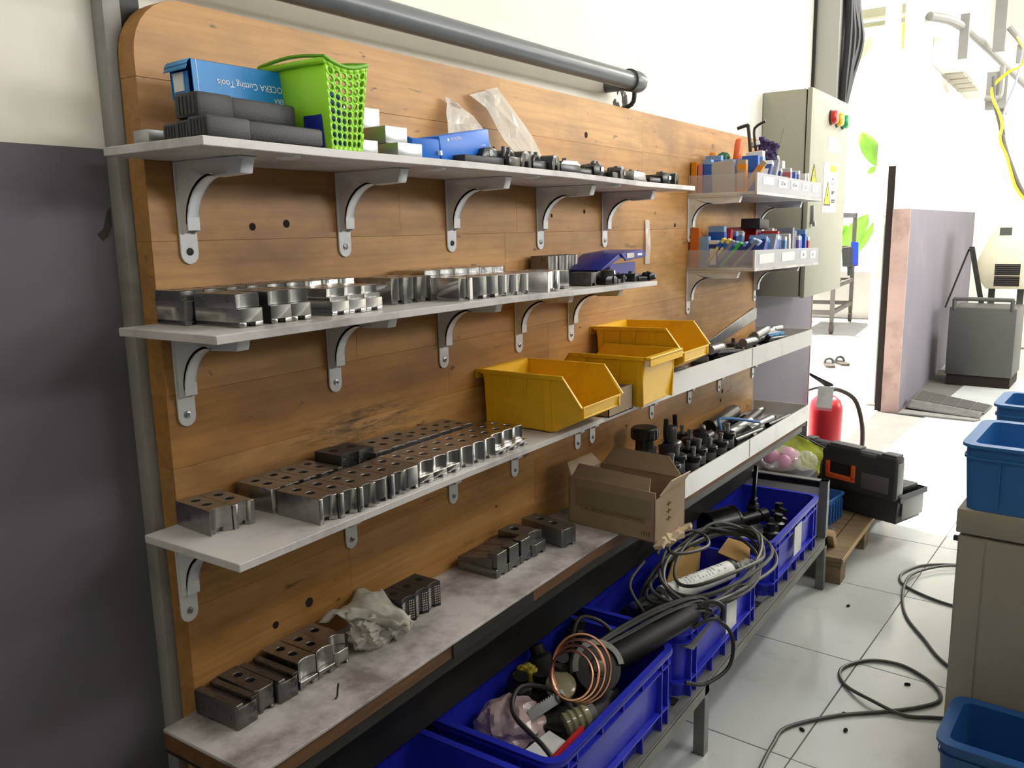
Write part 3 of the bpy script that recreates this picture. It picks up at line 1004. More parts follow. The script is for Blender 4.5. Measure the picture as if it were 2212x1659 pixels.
film('plastic_bag', rowsf([((1.215, -.10, 1.472), (1.345, -.10, 1.47)), ((1.222, -.075, 1.53), (1.335, -.07, 1.55)), ((1.252, -.05, 1.588), (1.338, -.045, 1.575)), ((1.256, -.045, 1.60), (1.27, -.045, 1.598))]), 'clear plastic bag with a pointed top leaning on the board behind the blue case', .012, 3)
film('plastic_bag', rowsf([((1.405, -.13, 1.468), (1.475, -.13, 1.468)), ((1.375, -.09, 1.53), (1.475, -.09, 1.545)), ((1.362, -.06, 1.59), (1.435, -.06, 1.61)), ((1.330, -.045, 1.612), (1.42, -.045, 1.637))]), 'taller clear plastic bag, long and folded, leaning on the board', .014, 8, .007)
# a strip of clear film taped to the board near the right end of the second shelf
film('plastic_strip', rowsf([((2.12, -.038, 1.262), (2.15, -.038, 1.262)), ((2.118, -.041, 1.31), (2.15, -.041, 1.31)), ((2.122, -.037, 1.38), (2.148, -.037, 1.38))]), 'narrow strip of clear film hanging on the board right of the second shelf', .004, 5, .002)

# row of black lathe tool holders and clamp blocks
def holder(kind, x, y, z, label, yaw=0., s=1.):
    m = MB()
    t = thing('tool_holder', label, 'tool holder', (x, y, z), (0, 0, yaw), 'black tool holders on the top shelf')
    if kind == 0:       # block with a bored ring and screws on top
        m.box(-.022*s, .022*s, -.012, .035, 0, .017*s)
        m.lathe([(.013*s, 0), (.013*s, .040)], 16, (0, -.006, .016*s), (0, 1, 0))
        m.done('holder_body', 'black_oxide', t, bev=.0015)
        for k in (-1, 1): MB().cyl((k*.010, .004, .016*s), (k*.010, .004, .034*s), .0045, n=10).done('set_screw', 'grey_steel', t, bev=.0005, seg=1)
        MB().lathe([(.009*s, -.0005), (.008*s, .0)], 16, (0, -.0065, .016*s), (0, -1, 0)).done('bore', 'hole_dark', t)
    elif kind == 1:     # clamp block with bevelled top and round neck
        m.prism([(-.03*s, 0), (.03*s, 0), (.03*s, .016*s), (.018*s, .024*s), (-.022*s, .024*s), (-.03*s, .018*s)], -.008, .04, 'y')
        m.done('holder_body', 'black_oxide', t, bev=.0012)
        MB().prism([(-.022*s, .0243*s), (.018*s, .0243*s), (.0295*s, .0166*s), (-.0295*s, .0183*s)], -.0086, -.0078, 'y').done('ground_face', 'ground_steel', t, smooth=0)
        MB().cyl((.006, .012, .022*s), (.006, .012, .031*s), .006, n=10).done('set_screw', 'grey_steel', t, bev=.0006, seg=1)
    elif kind == 2:     # shank with a head
        m.box(-.034*s, .012*s, -.004, .018, 0, .014*s)
        m.prism([(.010*s, 0), (.038*s, .004*s), (.036*s, .022*s), (.018*s, .026*s), (.008*s, .018*s)], -.007, .02, 'y')
        m.done('holder_body', 'black_oxide', t, bev=.0012)
        MB().cyl((.022*s, .006, .022*s), (.022*s, .006, .029*s), .005, n=10).done('set_screw', 'grey_steel', t, bev=.0006, seg=1)
        MB().box(.030*s, .0385*s, -.0085, -.006, .010*s, .018*s).done('insert_seat', 'ground_steel', t, smooth=0)
    elif kind == 3:     # pale bevelled clamp plate on a dark base
        m.box(-.036*s, .036*s, -.006, .03, 0, .006*s)
        m.done('holder_body', 'black_oxide', t, bev=.001)
        MB().prism([(-.034*s, .006*s), (.034*s, .006*s), (.026*s, .021*s), (-.03*s, .024*s)], -.005, .026, 'y').done('clamp_plate', 'ground_steel', t, bev=.001)
        for k in (-1, 1): MB().cyl((k*.018, .010, .021*s), (k*.018, .010, .027*s), .004, n=10).done('set_screw', 'black_oxide', t)
    else:               # two-legged fork with rounded lobes
        m.prism([(-.022, 0), (-.010, 0), (-.006, .012), (.006, .012), (.010, 0), (.022, 0), (.024, .016), (.016, .028), (0, .031), (-.016, .028), (-.024, .016)], -.006, .022, 'y')
        m.done('holder_body', 'black_oxide', t, bev=.0015)
        MB().cyl((0, -.0066, .021), (0, -.001, .021), .0055, n=12).done('set_screw', 'grey_steel', t)
    return t
seq = [(4, 1.178), (0, 1.225), (4, 1.275), (0, 1.328), (4, 1.378), (1, 1.44), (2, 1.505), (0, 1.565), (2, 1.625), (4, 1.668), (3, 1.738), (2, 1.835), (1, 1.892), (4, 1.945)]
for k, (kd, x) in enumerate(seq):
    holder(kd, x, -.198+rng.uniform(-.006, .01), z1(x)+.0003, f'{ORD[k]} black tool holder from the left in the row on the top shelf', R(rng.uniform(-14, 14)))
for k, (kd, x) in enumerate([(1, 1.20), (0, 1.31), (2, 1.41), (1, 1.53), (3, 1.585), (0, 1.66), (1, 1.79), (2, 1.90)]):
    holder(kd, x, -.135+rng.uniform(-.006, .006), z1(x)+.0003, f'{ORD[k]} black tool holder from the left in the rear row on the top shelf', R(rng.uniform(-20, 20)), 1.05)

# ---------------------------------------------------------------- right end of the second shelf
t = thing('plastic_case', 'navy blue plastic box with raised lid and worn stickers on the second shelf', 'tool case', (1.70, -.150, z2(1.7)), (0, 0, R(2)))
m = MB(); m.box(-.065, .135, 0, .075, 0, .028)
m.done('case_body', 'navy_plastic', t, bev=.002)
m = MB(); m.box(-.005, .135, -.001, .0, .005, .040); m.box(-.005, .135, .07, .072, .0, .042)
m.done('front_wall', 'navy_plastic', t, bev=.001, seg=1)
m = MB().prism([(-.075, .030), (.02, .062), (.145, .068), (.165, .052), (.150, .048), (.03, .052), (-.06, .029)], -.012, .08, 'y')
m.done('case_lid', 'navy_plastic', t, bev=.0015)
m = MB().prism([(.02, .0625), (.145, .0685), (.165, .0525), (.05, .044)], -.016, -.0125, 'y')
m.done('lid_skirt', 'navy_plastic', t, bev=.0008, seg=1)
MB().box(.052, .092, -.0168, -.0155, .051, .062).done('worn_sticker', 'jaw_steel', t, smooth=0)
MB().box(.112, .138, -.0168, -.0155, .055, .060).done('sticker', 'print_white', t, smooth=0)
tag(put(MB().box(-.045, .045, 0, .0012, 0, .026).done('notice_card', 'label_white', smooth=0), (1.655, -.1655, z2(1.65)), (R(-8), 0, 0)), 'small white printed card standing before the navy box', 'card')
for k, (kd, x) in enumerate(((1, 1.605), (2, 1.66), (4, 1.625), (1, 1.742), (2, 1.765))):
    h = holder(kd, x, (-.195, -.193, -.19, -.19, -.205)[k], z2(x)+.0003, f'{ORD[k]} small black clamp from the left in front of the navy box', R((-8, 12, 30, 4, -20)[k]), .72)
    h['group'] = 'black clamps before the navy box'
# ---------------------------------------------------------------- yellow bins on the third shelf
mat('bin_yellow', (.86, .50, .012), .40, var=.05, scale=8, dirt='8a6414', damt=.5, dscale=9, dlo=.54, dhi=.76)
mat('cardboard', (.36, .27, .18), .85, var=.06, scale=6, bump=.1, bscale=80, dirt='6a5238', damt=.35, dscale=4)
mat('cardboard_torn', (.50, .40, .28), .9, var=.15, scale=30)
mat('packing_tape', (.36, .29, .19), .3, var=.06, scale=10, clear=.35)
def yellow_bin(label, loc, rot=(0, 0, 0)):
    t = thing('storage_bin', label, 'bin', loc, rot, 'yellow storage bins')
    W, Hh = .168, .112
    tp = .007
    def xl(z): return tp*(1-z/Hh)
    side = [(-.012, .004), (-.165, .004), (-.222, .033), (-.226, .058), (-.185, Hh), (0, Hh)]
    m = MB()
    th = .0026
    for sgn in (0, 1):
        def X(z, q): return xl(z)+q if not sgn else W-xl(z)-q
        o_ = [m.v((X(z, 0), y, z)) for y, z in side]
        i_ = [m.v((X(z, th), y, z)) for y, z in side]
        m.f(o_); m.f(i_[::-1])
        for k in range(len(side)):
            j = (k+1) % len(side)
            m.f([o_[k], o_[j], i_[j], i_[k]])
    # floor, back and low front
    m.prism([(-.012, .004), (-.165, .004), (-.222, .033), (-.2195, .036), (-.164, .007), (-.012, .007)], tp, W-tp, 'x')
    b0, b1 = [(xl(.004), -.012, .004), (W-xl(.004), -.012, .004), (W, 0, Hh), (0, 0, Hh)], [(xl(.004), -.0146, .004), (W-xl(.004), -.0146, .004), (W, -.0026, Hh), (0, -.0026, Hh)]
    A, B = [m.v(c) for c in b0], [m.v(c) for c in b1]
    m.f(A); m.f(B[::-1])
    for k in range(4): m.f([A[k], A[(k+1) % 4], B[(k+1) % 4], B[k]])
    m.prism([(-.222, .033), (-.226, .058), (-.2235, .058), (-.2195, .035)], xl(.045), W-xl(.045), 'x')
    m.done('bin_body', 'bin_yellow', t, bev=.0006, seg=1)
    m = MB()        # flange round the top and down the slopes
    for x0 in (-.004, W-.002):
        m.box(x0, x0+.006, -.187, .004, Hh-.006, Hh+.003)
        m.prism([(-.184, Hh+.002), (-.190, Hh-.003), (-.229, .057), (-.222, .060)], x0, x0+.006, 'x')
    m.box(-.004, W+.004, .0, .016, Hh-.003, Hh+.003)
    m.box(-.004, W+.004, .0125, .016, Hh-.017, Hh)
    m.done('rim', 'bin_yellow', t, bev=.001, seg=1)
    # ribs on the sides, and feet
    for sgn in (0, 1):
        for y0, y1, z0, z1_ in ((-.158, -.143, .003, Hh-.006), (-.020, -.004, .003, Hh-.006)):
            for q in range(1):
                xa, xb = (xl(.004)-.0035, xl(Hh)+.001) if not sgn else (W-xl(Hh)-.001, W-xl(.004)+.0035)
                lo = (xl(z0)-.0028, xl(z0)+.001) if not sgn else (W-xl(z0)-.001, W-xl(z0)+.0028)
                hi = (xl(z1_)-.0028, xl(z1_)+.001) if not sgn else (W-xl(z1_)-.001, W-xl(z1_)+.0028)
                m = MB()
                c0 = [m.v((lo[0], y0, z0)), m.v((lo[1], y0, z0)), m.v((lo[1], y1, z0)), m.v((lo[0], y1, z0))]
                c1 = [m.v((hi[0], y0, z1_)), m.v((hi[1], y0, z1_)), m.v((hi[1], y1, z1_)), m.v((hi[0], y1, z1_))]
                m.f(c0[::-1]); m.f(c1)
                for k in range(4): m.f([c0[k], c0[(k+1) % 4], c1[(k+1) % 4], c1[k]])
                m.done('rib', 'bin_yellow', t, bev=.0005, seg=1)
        for y0 in (-.062, -.102):     # short tapering ribs under the flange
            xx_ = -.0022 if not sgn else W+.0022
            xi = .004 if not sgn else W-.004
            MB().prism([(y0-.004, Hh-.006), (y0+.004, Hh-.006), (y0, Hh-.048)], min(xx_, xi), max(xx_, xi)-.001, 'x').done('rib', 'bin_yellow', t, smooth=0)
    for fx in (.016, W-.028):
        for fy in (-.155, -.03): MB().box(fx, fx+.012, fy, fy+.012, 0, .005).done('foot', 'bin_yellow', t, smooth=0)
    m = MB()        # label frame on the front lip
    m.at((0, 0, 0))
    yl = lambda z: -.222-.004*(z-.033)/.025-.0012
    for z0, z1_, x0, x1 in ((.033, .036, .012, W-.012), (.054, .058, .006, W-.006), (.035, .056, .008, .014), (.035, .056, W-.014, W-.008)):
        m.box(x0, x1, yl(z1_), yl(z0)+.003, z0, z1_)
    m.done('label_frame', 'bin_yellow', t, bev=.0005, seg=1)
    return t
yb = yellow_bin('yellow storage bin furthest left, its sloping mouth facing the room', (1.344, -.048, z3(1.4)))
yellow_bin('middle yellow storage bin turned with its closed back to the room', (1.81, -.263, z3(1.72)), (0, 0, PI))
yellow_bin('rear yellow storage bin, raised highest at the right', (1.819, -.052, z3(1.95)+.043), (R(-1.5), 0, 0))
for k, y in enumerate((-.10, -.19)):
    tag(MB().box(1.83, 2.02, y-.012, y+.012, z3(2.0)+.001, z3(2.0)+.041).done('steel_bar', 'jaw_dark', bev=.002), f'{("rear", "front")[k]} dark steel bar under the raised yellow bin', 'bar', 'bars under the raised yellow bin')
t = thing('carton', 'low open cardboard carton wedged between two yellow bins', 'box', (1.528, -.236, z3(1.58)))
m = MB()
m.box(0, .112, 0, .002, 0, .054).box(0, .112, .15, .152, 0, .054).box(0, .002, 0, .152, 0, .052).box(.110, .112, 0, .152, 0, .052).box(0, .112, 0, .152, 0, .002)
m.done('carton_body', 'cardboard', t, smooth=0)
tag(MB().box(1.545, 1.625, -.21, -.12, z3(1.58)+.004, z3(1.58)+.035).done('black_block', 'black_oxide', bev=.003), 'dark lump lying inside the low carton between the bins', 'block')
tag(put(MB().box(0, .05, 0, .012, 0, .006).done('black_bar', 'black_oxide', bev=.001), (1.92, -.09, z3(1.95)+.135), (0, R(8), R(20))), 'short black bar sticking out of the raised yellow bin', 'bar')

# ---------------------------------------------------------------- tools in the lipped right half of the third shelf
mat('tool_steel', (.34, .35, .36), .35, .9, var=.15, scale=30)
mat('teal_plastic', '1f7fb4', .4, var=.05)
mat('blue_tube', '2f78c0', .4)
def boring_bar(x, y, z, L, r, yaw, label, group='boring bars and shanks', dark=True, tilt=0):
    t = thing('boring_bar', label, 'tool', (x, y, z), (0, tilt, yaw), group)
    MB().cyl((0, 0, r), (L, 0, r), r, n=14).done('shank', 'black_oxide' if dark else 'tool_steel', t, bev=.0008, seg=1)
    MB().prism([(L-.002, r*.4), (L+.02, r*.5), (L+.024, r*1.5), (L+.006, r*1.8), (L-.002, r*1.6)], -r*.7, r*.7, 'y').done('cutting_head', 'grey_steel', t, bev=.0006, seg=1)
    return t
for k in range(14):
    x = 2.24+.055*k
    y = -.165+rng.uniform(-.03, .04)
    if k % 3 == 0:
        h = holder((1, 2, 4)[k % 3 if k < 9 else 1], x, y, z3(x)+.0005, f'{ORD[k//3]} black tool holder from the left in the lipped third shelf', R(rng.uniform(-30, 30)), 1.9)
        h['group'] = 'tools in the lipped third shelf'
    else:
        boring_bar(x, y, z3(x)+.026+.012*(k % 2), .10, .010+.004*(k % 2), R(rng.uniform(-25, 25)), f'{ORD[k-k//3-1]} steel shank from the left in the lipped third shelf', dark=k % 2 == 0, tilt=R(2))
h = holder(0, 2.36, -.11, z3(2.36)+.002, 'large black clamp just right of the raised yellow bin', R(20), 2.1)
h['group'] = 'tools in the lipped third shelf'
boring_bar(2.62, -.185, z3(2.7)+.052, .13, .014, R(2), 'bright round bar lying on top of the tools in the third shelf', dark=False, tilt=R(-3))
t = thing('plastic_case', 'bright teal ribbed plastic case on the lipped third shelf', 'tool case', (2.80, -.155, z3(2.85)+.022), (0, R(1), R(-8)))
MB().box(0, .17, 0, .05, 0, .028).done('case_body', 'teal_plastic', t, bev=.002)
m = MB()
for k in range(4): m.box(.012+.040*k, .044+.040*k, -.002, .001, .006, .023)
m.box(.170, .173, .006, .022, .004, .024).box(.170, .173, .028, .044, .004, .024)
m.done('case_ribs', 'teal_plastic', t, bev=.0006, seg=1)
MB().box(.02, .15, .004, .046, .028, .0285).done('film_label', 'label_white', t, smooth=0)
for k in range(4):
    boring_bar(2.62+.07*k, -.12-.01*k, z3(2.75)+.001, .10, .010, R(8-6*k), f'{ORD[k]} shank under the teal case', 'shanks under the teal case', dark=k % 2 == 0)
# square and long angle plate leaning on the board
t = thing('try_square', 'pale steel square leaning on the board over the tools', 'square', (2.40, -.055, z3(2.45)+.062), (R(-10), R(20), 0))
MB().box(0, .19, -.004, 0, 0, .022).done('stock', 'tool_steel', t, bev=.0006, seg=1)
MB().box(.13, .15, -.003, 0, -.05, .0).done('blade', 'tool_steel', t, bev=.0004, seg=1)
tag(MB().prism([(2.52, .985), (2.60, .957), (3.085, 1.020), (3.086, 1.056), (3.06, 1.062), (2.66, 1.000)], -.040, -.0365, 'y').done('angle_plate', 'tool_steel', bev=.0006, seg=1), 'long grey steel plate leaning on the board near its right edge', 'plate')

# ---------------------------------------------------------------- lowest shelf: collet chucks and shanks behind the lip
def chuck(kind, x, y, label, s=1., yaw=0):
    z = z4(x)
    t = thing('collet_chuck', label, 'tool holder', (x, y, z+.0003), (0, 0, yaw), 'collet chucks on the lowest shelf')
    if kind == 0:     # short holder: shank, flange, stub
        MB().lathe([(.017*s, 0), (.0185*s, .002), (.0185*s, .058*s), (.0225*s, .060*s), (.0225*s, .068*s), (.020*s, .070*s), (.010*s, .071*s)], 20).done('chuck_body', 'black_oxide', t)
        MB().lathe([(.0060*s, .070*s), (.0060*s, .086*s), (.0075*s, .087*s), (.0075*s, .092*s), (.005*s, .093*s)], 12).done('drawbar', 'tool_steel', t)
        MB().lathe([(.0188*s, .030*s), (.0188*s, .052*s)], 20, cap=False).done('ground_band', 'tool_steel', t)
    elif kind == 1:   # tall knurled nut
        MB().lathe([(.022*s, 0), (.022*s, .060*s), (.020*s, .066*s), (.020*s, .10*s), (.024*s, .104*s)], 20).done('chuck_body', 'black_oxide', t)
        m = MB().lathe([(.0275*s, .102*s), (.0285*s, .104*s), (.0285*s, .124*s), (.026*s, .127*s), (.012*s, .127*s)], 24)
        for k in range(18):
            a = 2*PI*k/18
            m.cyl((.0285*s*math.cos(a), .0285*s*math.sin(a), .105*s), (.0285*s*math.cos(a), .0285*s*math.sin(a), .123*s), .0018, n=5)
        m.done('clamping_nut', 'black_oxide', t)
        MB().lathe([(.0205*s, .070*s), (.0205*s, .082*s)], 20, cap=False).done('ground_band', 'jaw_dark', t)
    elif kind == 2:   # yoke with two prongs and a domed boss
        MB().lathe([(.024*s, 0), (.024*s, .062*s), (.017*s, .072*s)], 20).done('chuck_body', 'black_oxide', t)
        MB().lathe([(.016*s, .07*s), (.017*s, .104*s), (.014*s, .112*s), (0, .114*s)], 18).done('boss', 'jaw_dark', t)
        m = MB()
        for q in (-1, 1):
            m.tube([(q*.014*s, 0, .074*s), (q*.026*s, 0, .086*s), (q*.029*s, 0, .104*s), (q*.025*s, 0, .134*s)], .0062*s, 8, 4)
        m.done('prong', 'black_oxide', t)
    else:             # angled nozzle block
        MB().prism([(-.02*s, 0), (.02*s, 0), (.02*s, .03*s), (.03*s, .06*s), (.012*s, .066*s), (-.018*s, .05*s)], -.016*s, .016*s, 'y').done('chuck_body', 'black_oxide', t, bev=.002)
        MB().cyl((.018*s, -.017*s, .056*s), (.026*s, -.030*s, .062*s), .010*s, n=14).done('nozzle', 'tool_steel', t)
    return t
cs = [(0, 1.86, -.10, 1.0), (0, 1.90, -.185, 1.1), (1, 1.985, -.105, 1.25), (0, 1.965, -.19, 1.1), (0, 2.035, -.175, 1.2), (0, 2.05, -.105, 1.0), (3, 2.115, -.12, 1.3), (2, 2.165, -.10, 1.15),
      (0, 2.10, -.195, 1.0), (0, 2.165, -.185, 1.1), (0, 2.235, -.19, 1.0), (0, 2.26, -.12, 1.1), (3, 2.32, -.13, 1.2), (0, 2.31, -.195, 1.0), (0, 2.39, -.185, 1.15), (3, 2.42, -.10, 1.1), (0, 2.20, -.14, .9), (0, 2.345, -.06, 1.0), (0, 2.46, -.15, .9)]
for k, (kd, x, y, s) in enumerate(cs):
    chuck(kd, x, y, ('tall chuck with knurled nut behind the brown carton' if kd == 1 else 'black yoke with two upright prongs among the chucks' if kd == 2 else f'{ORD[k]} black chuck from the left behind the lowest shelf\'s lip'), s, R(rng.uniform(0, 90)) if kd != 2 else 0)
for k, (x, y, dz, L, r, yw) in enumerate(((2.53, -.075, .030, .30, .024, 4), (2.56, -.125, .010, .24, .019, 2), (2.52, -.16, .002, .20, .016, -6), (2.62, -.185, .001, .18, .014, 8), (2.72, -.14, .004, .22, .015, -3),
                                          (2.80, -.10, .003, .20, .018, 5), (2.84, -.17, .001, .20, .012, -4), (2.90, -.07, .004, .18, .014, 0))):
    boring_bar(x, y, z4(x)-.018*(k > 9)+dz-.004*0, L, r, R(yw), f'{ORD[k]} thick round bar from the left lying in the lowest shelf', 'round bars on the lowest shelf', dark=k % 3 != 1, tilt=R(1.2))
t = thing('hose', 'blue hose bent over the round bars on the lowest shelf', 'hose', (0, 0, 0))
MB().tube([(2.78, -.16, .70), (2.60, -.13, .745), (2.515, -.115, .758), (2.50, -.125, .735), (2.47, -.15, .70)], .0045, 8, 8).done('hose_tube', 'blue_tube', t)
MB().tube([(2.47, -.15, .70), (2.46, -.16, .685), (2.46, -.18, .675)], .008, 8, 4).done('hose_grip', 'black_plastic', t)
tag(put(MB().prism([(0, 0), (.30, -.004), (.33, .012), (.15, .028), (.02, .03)], -.004, .004, 'y').done('guard_plate', 'black_oxide', bev=.001), (2.78, -.06, z4(2.9)+.005), (R(-14), 0, 0)), 'long dark plate standing at the right end of the lowest shelf', 'plate')

# ---------------------------------------------------------------- crumpled cloth and open carton on the lowest shelf
mat('cloth', (.58, .57, .51), .85, var=.08, scale=8, dirt='6b6458', damt=.6, dscale=12, dlo=.48, dhi=.68)
t = thing('cloth', 'crumpled dirty white cloth lying between the steel jaws on the lowest shelf', 'cloth', (0, 0, 0))
def sheet(corners, nx, ny, fn, name, parent, m_, th=.0015):
    m = MB()
    g_ = []
    for i in range(nx+1):
        r_ = []
        for j in range(ny+1):
            u, v = i/nx, j/ny
            a = Vector(corners[0]).lerp(Vector(corners[1]), u)
            b = Vector(corners[3]).lerp(Vector(corners[2]), u)
            p = a.lerp(b, v)
            r_.append(m.v(p+Vector(fn(u, v))))
        g_.append(r_)
    for i in range(nx):
        for j in range(ny): m.f([g_[i][j], g_[i+1][j], g_[i+1][j+1], g_[i][j+1]])
    o = m.done(name, m_, parent, smooth=60)
    o.modifiers.new('s', 'SOLIDIFY').thickness = th
    return o
cz = z4(.95)
MB().crumple((.925, -.115, cz+.022), .045, .034, .030, .30, 2.3, 4).done('cloth_lump', 'cloth', t, smooth=40)
def fold1(u, v):
    n1 = abs(noise.noise(Vector((u*2.2+1, v*2.5, 5))))
    return (.004*noise.noise(Vector((u*4, v*4, 1))), .008*noise.noise(Vector((u*4, v*4, 2))), .030*math.sin(PI*min(1, v*1.1))-.030*n1+.006*math.sin(u*9+v*5))
sheet([(.875, -.045, cz+.040), (.985, -.040, cz+.055), (.995, -.150, cz+.020), (.905, -.135, cz+.004)], 22, 22, fold1, 'cloth_fold', t, 'cloth')
def fold2(u, v):
    return (0, .012*math.sin(v*7), .010*math.sin(u*6+1)+.012*noise.noise(Vector((u*5, v*5, 9))))
sheet([(.885, -.10, cz+.050), (.905, -.09, cz+.058), (.975, -.165, cz+.034), (.955, -.175, cz+.024)], 14, 8, fold2, 'cloth_strip', t, 'cloth')

t = thing('carton', 'open brown cardboard carton with torn corner, overhanging the lowest shelf\'s edge', 'box', (1.602, -.094, z4(1.66)), (0, 0, R(-5)))
W_, D_, H_ = .135, .225, .112
m = MB()
m.box(0, .003, -D_, 0, 0, H_).box(W_-.003, W_, -D_, 0, 0, H_).box(0, W_, -.003, 0, 0, H_).box(0, W_, -D_, 0, 0, .003)
m.prism([(0, 0), (W_, 0), (W_, H_*.98), (W_*.55, H_*1.02), (W_*.2, H_*.86), (0, H_*.84)], -D_, -D_+.003, 'y')
m.done('carton_body', 'cardboard', t, smooth=0)
def flapq(name, q, m_='cardboard', th=.003):
    m = MB(); m.f([m.v(p) for p in q]); o = m.done(name, m_, t, smooth=0)
    o.modifiers.new('s', 'SOLIDIFY').thickness = th
flapq('flap', [(W_-.002, -.006, H_), (W_-.002, -D_+.004, H_), (W_+.016, -D_+.05, H_+.040), (W_+.016, -.03, H_+.040)])
flapq('flap', [(.002, -.008, H_), (.002, -D_*.93, H_), (.014, -D_*.91, H_+.026), (.014, -.02, H_+.030)])
flapq('flap', [(.004, -.002, H_), (W_-.004, -.002, H_), (W_-.02, .016, H_+.026), (.01, .012, H_+.026)])
flapq('torn_flap', [(.02, -D_+.001, H_*.9), (W_-.002, -D_+.001, H_), (W_-.006, -D_-.014, H_+.022), (.05, -D_-.010, H_+.018)], 'cardboard_torn')
m = MB()
for k in range(9):
    a = k/8
    m.at((lerp(.01, W_, a), -D_-.004+rng.uniform(-.004, .004), -.004), (rng.uniform(-.6, .6), rng.uniform(-.5, .5), rng.uniform(-.5, .5))).box(-.011, .011, -.012, .010, -.002+rng.uniform(-.006, .0), .006)
m.done('frayed_edge', 'cardboard_torn', t, smooth=0)
MB().box(-.0006, .0002, -D_+.01, -.02, H_*.42, H_*.82).done('tape_strip', 'packing_tape', t, smooth=0)
# printed frame with a run of small illegible marks, and marks on the end
m = MB()
y0, y1, zc = -.035, -D_+.025, .046
for za in (-.0055, .0055): m.box(-.0007, .0001, y1, y0, zc+za-.0003, zc+za+.0003)
for ya in (y0, y1): m.box(-.0007, .0001, ya-.0003, ya+.0003, zc-.0055, zc+.0055)
y = y0-.010
while y > y1+.008:
    wd = rng.uniform(.0014, .0026)
    if rng.random() > .14:
        m.box(-.0007, .0001, y-wd, y, zc-.0022, zc-.0012); m.box(-.0007, .0001, y-.0007, y, zc-.0022, zc+.0022)
        if rng.random() > .4: m.box(-.0007, .0001, y-wd, y, zc+.0014, zc+.0022)
    y -= wd+.0009
for k in range(4): m.box(-.0007, .0001, -D_+.013+.006*k, -D_+.0145+.006*k, .012, .022)
for k in range(3):
    m.box(.050, .070, -D_-.0006, -D_, .038+.017*k, .042+.017*k); m.box(.058, .062, -D_-.0006, -D_, .034+.017*k, .046+.017*k)
m.done('print', 'plank', t, smooth=0)

# ---------------------------------------------------------------- two short shelves with insert boxes at the right end of the board
mat('acrylic', (.58, .59, .64), .25, var=.04, scale=5, clear=.34)
mat('acrylic_clear', (.70, .71, .76), .2, var=.04, scale=5, clear=.72)
mat('box_blue', '1c5fc4', .4, var=.06); mat('box_navy', '1c3a86', .4, var=.08); mat('box_sky', '7fa8dd', .4, var=.06)
mat('box_orange', 'e8930f', .42, var=.05); mat('box_amber', 'd2701c', .42); mat('box_clear', (.55, .56, .54), .2, var=.08, clear=.15)
mat('box_red', 'c42a33', .4); mat('box_pink', 'd98792', .4); mat('box_green', '3fbf45', .4); mat('box_dkgreen', '2f6a4c', .5)
mat('box_grey', '8f93a4', .45); mat('box_white', 'dcdad2', .5); mat('box_black', '25242a', .5); mat('box_purple', '7f6cc0', .4)
mat('label_yellow', 'e8df70', .6); mat('glove_purple', '3a2d5c', .7, var=.15, scale=12); mat('grip_orange', 'f2703c', .4)
def rack(S, label, depth=.243):
    t = thing('shelf', label, 'shelf')
    MB().prism(strip(S, 0, 0, .009), F, -depth, 'y').done('shelf_board', 'laminate', t, bev=.0008, seg=1)
    x0, x1 = S[0][0], S[-1][0]
    zz_ = lambda x: zs(S, x)
    hp = .052
    m = MB()
    m.prism([(x0+.004, zz_(x0)), (x1, zz_(x1)), (x1, zz_(x1)+hp), (x0+.004, zz_(x0)+hp)], -depth+.003, -depth, 'y')
    m.done('front_panel', 'acrylic', t, smooth=0)
    MB().box(x0+.0005, x0+.0035, -depth, F-.005, zz_(x0)+.0002, zz_(x0)+hp).done('end_panel', 'acrylic_clear', t, smooth=0)
    MB().box(x1-.0035, x1-.0005, -depth, F-.005, zz_(x1)+.0002, zz_(x1)+hp).done('end_panel', 'acrylic', t, smooth=0)
    MB().box(x0-.002, x0+.006, -depth-.0005, -depth+.005, zz_(x0)-.001, zz_(x0)+hp).done('corner_strip', 'pvc_white', t, smooth=0)
    for k in range(1, 5):
        x = lerp(x0, x1, k/5)
        MB().box(x-.0012, x+.0012, -depth+.004, F-.005, zz_(x)+.0002, zz_(x)+hp*.9).done('divider', 'acrylic_clear', t, smooth=0)
    return t
ra = rack(SA, 'upper short white shelf with clear front panel, before the grey-green cabinet')
rb = rack(SB, 'lower short white shelf with clear front panel, crammed with blue boxes')
for rk, S in ((ra, SA), (rb, SB)):
    for x in (2.434, 3.066): bracket(rk, x, zs(S, x)-.009, depth=.16)
def rlabel(rk, S, xa, xb, za, zb, body=None):
    z = zs(S, (xa+xb)/2)
    o = MB().box(xa, xb, -.2438, -.2431, z+za, z+zb).done('paper_label', 'label_white', rk, smooth=0)
    if body: text(body, .016, 'print_black', o, ((xa+xb)/2, -.2443, z+(za+zb)/2), (R(90), 0, 0), sx=1.6)
rlabel(ra, SA, 2.47, 2.57, .022, .044)
rlabel(ra, SA, 2.62, 2.71, .018, .044, 'SDw')
rlabel(ra, SA, 2.75, 2.83, .018, .044, 'bDw')
rlabel(ra, SA, 2.88, 2.95, .018, .042, 'LD')
rlabel(ra, SA, 3.00, 3.08, .018, .042, 'L')
rlabel(rb, SB, 2.46, 2.60, .012, .040)
rlabel(rb, SB, 2.68, 2.82, .014, .042)
rlabel(rb, SB, 2.89, 2.96, .018, .044, 'bi')
rlabel(rb, SB, 3.01, 3.08, .016, .042, 'b')

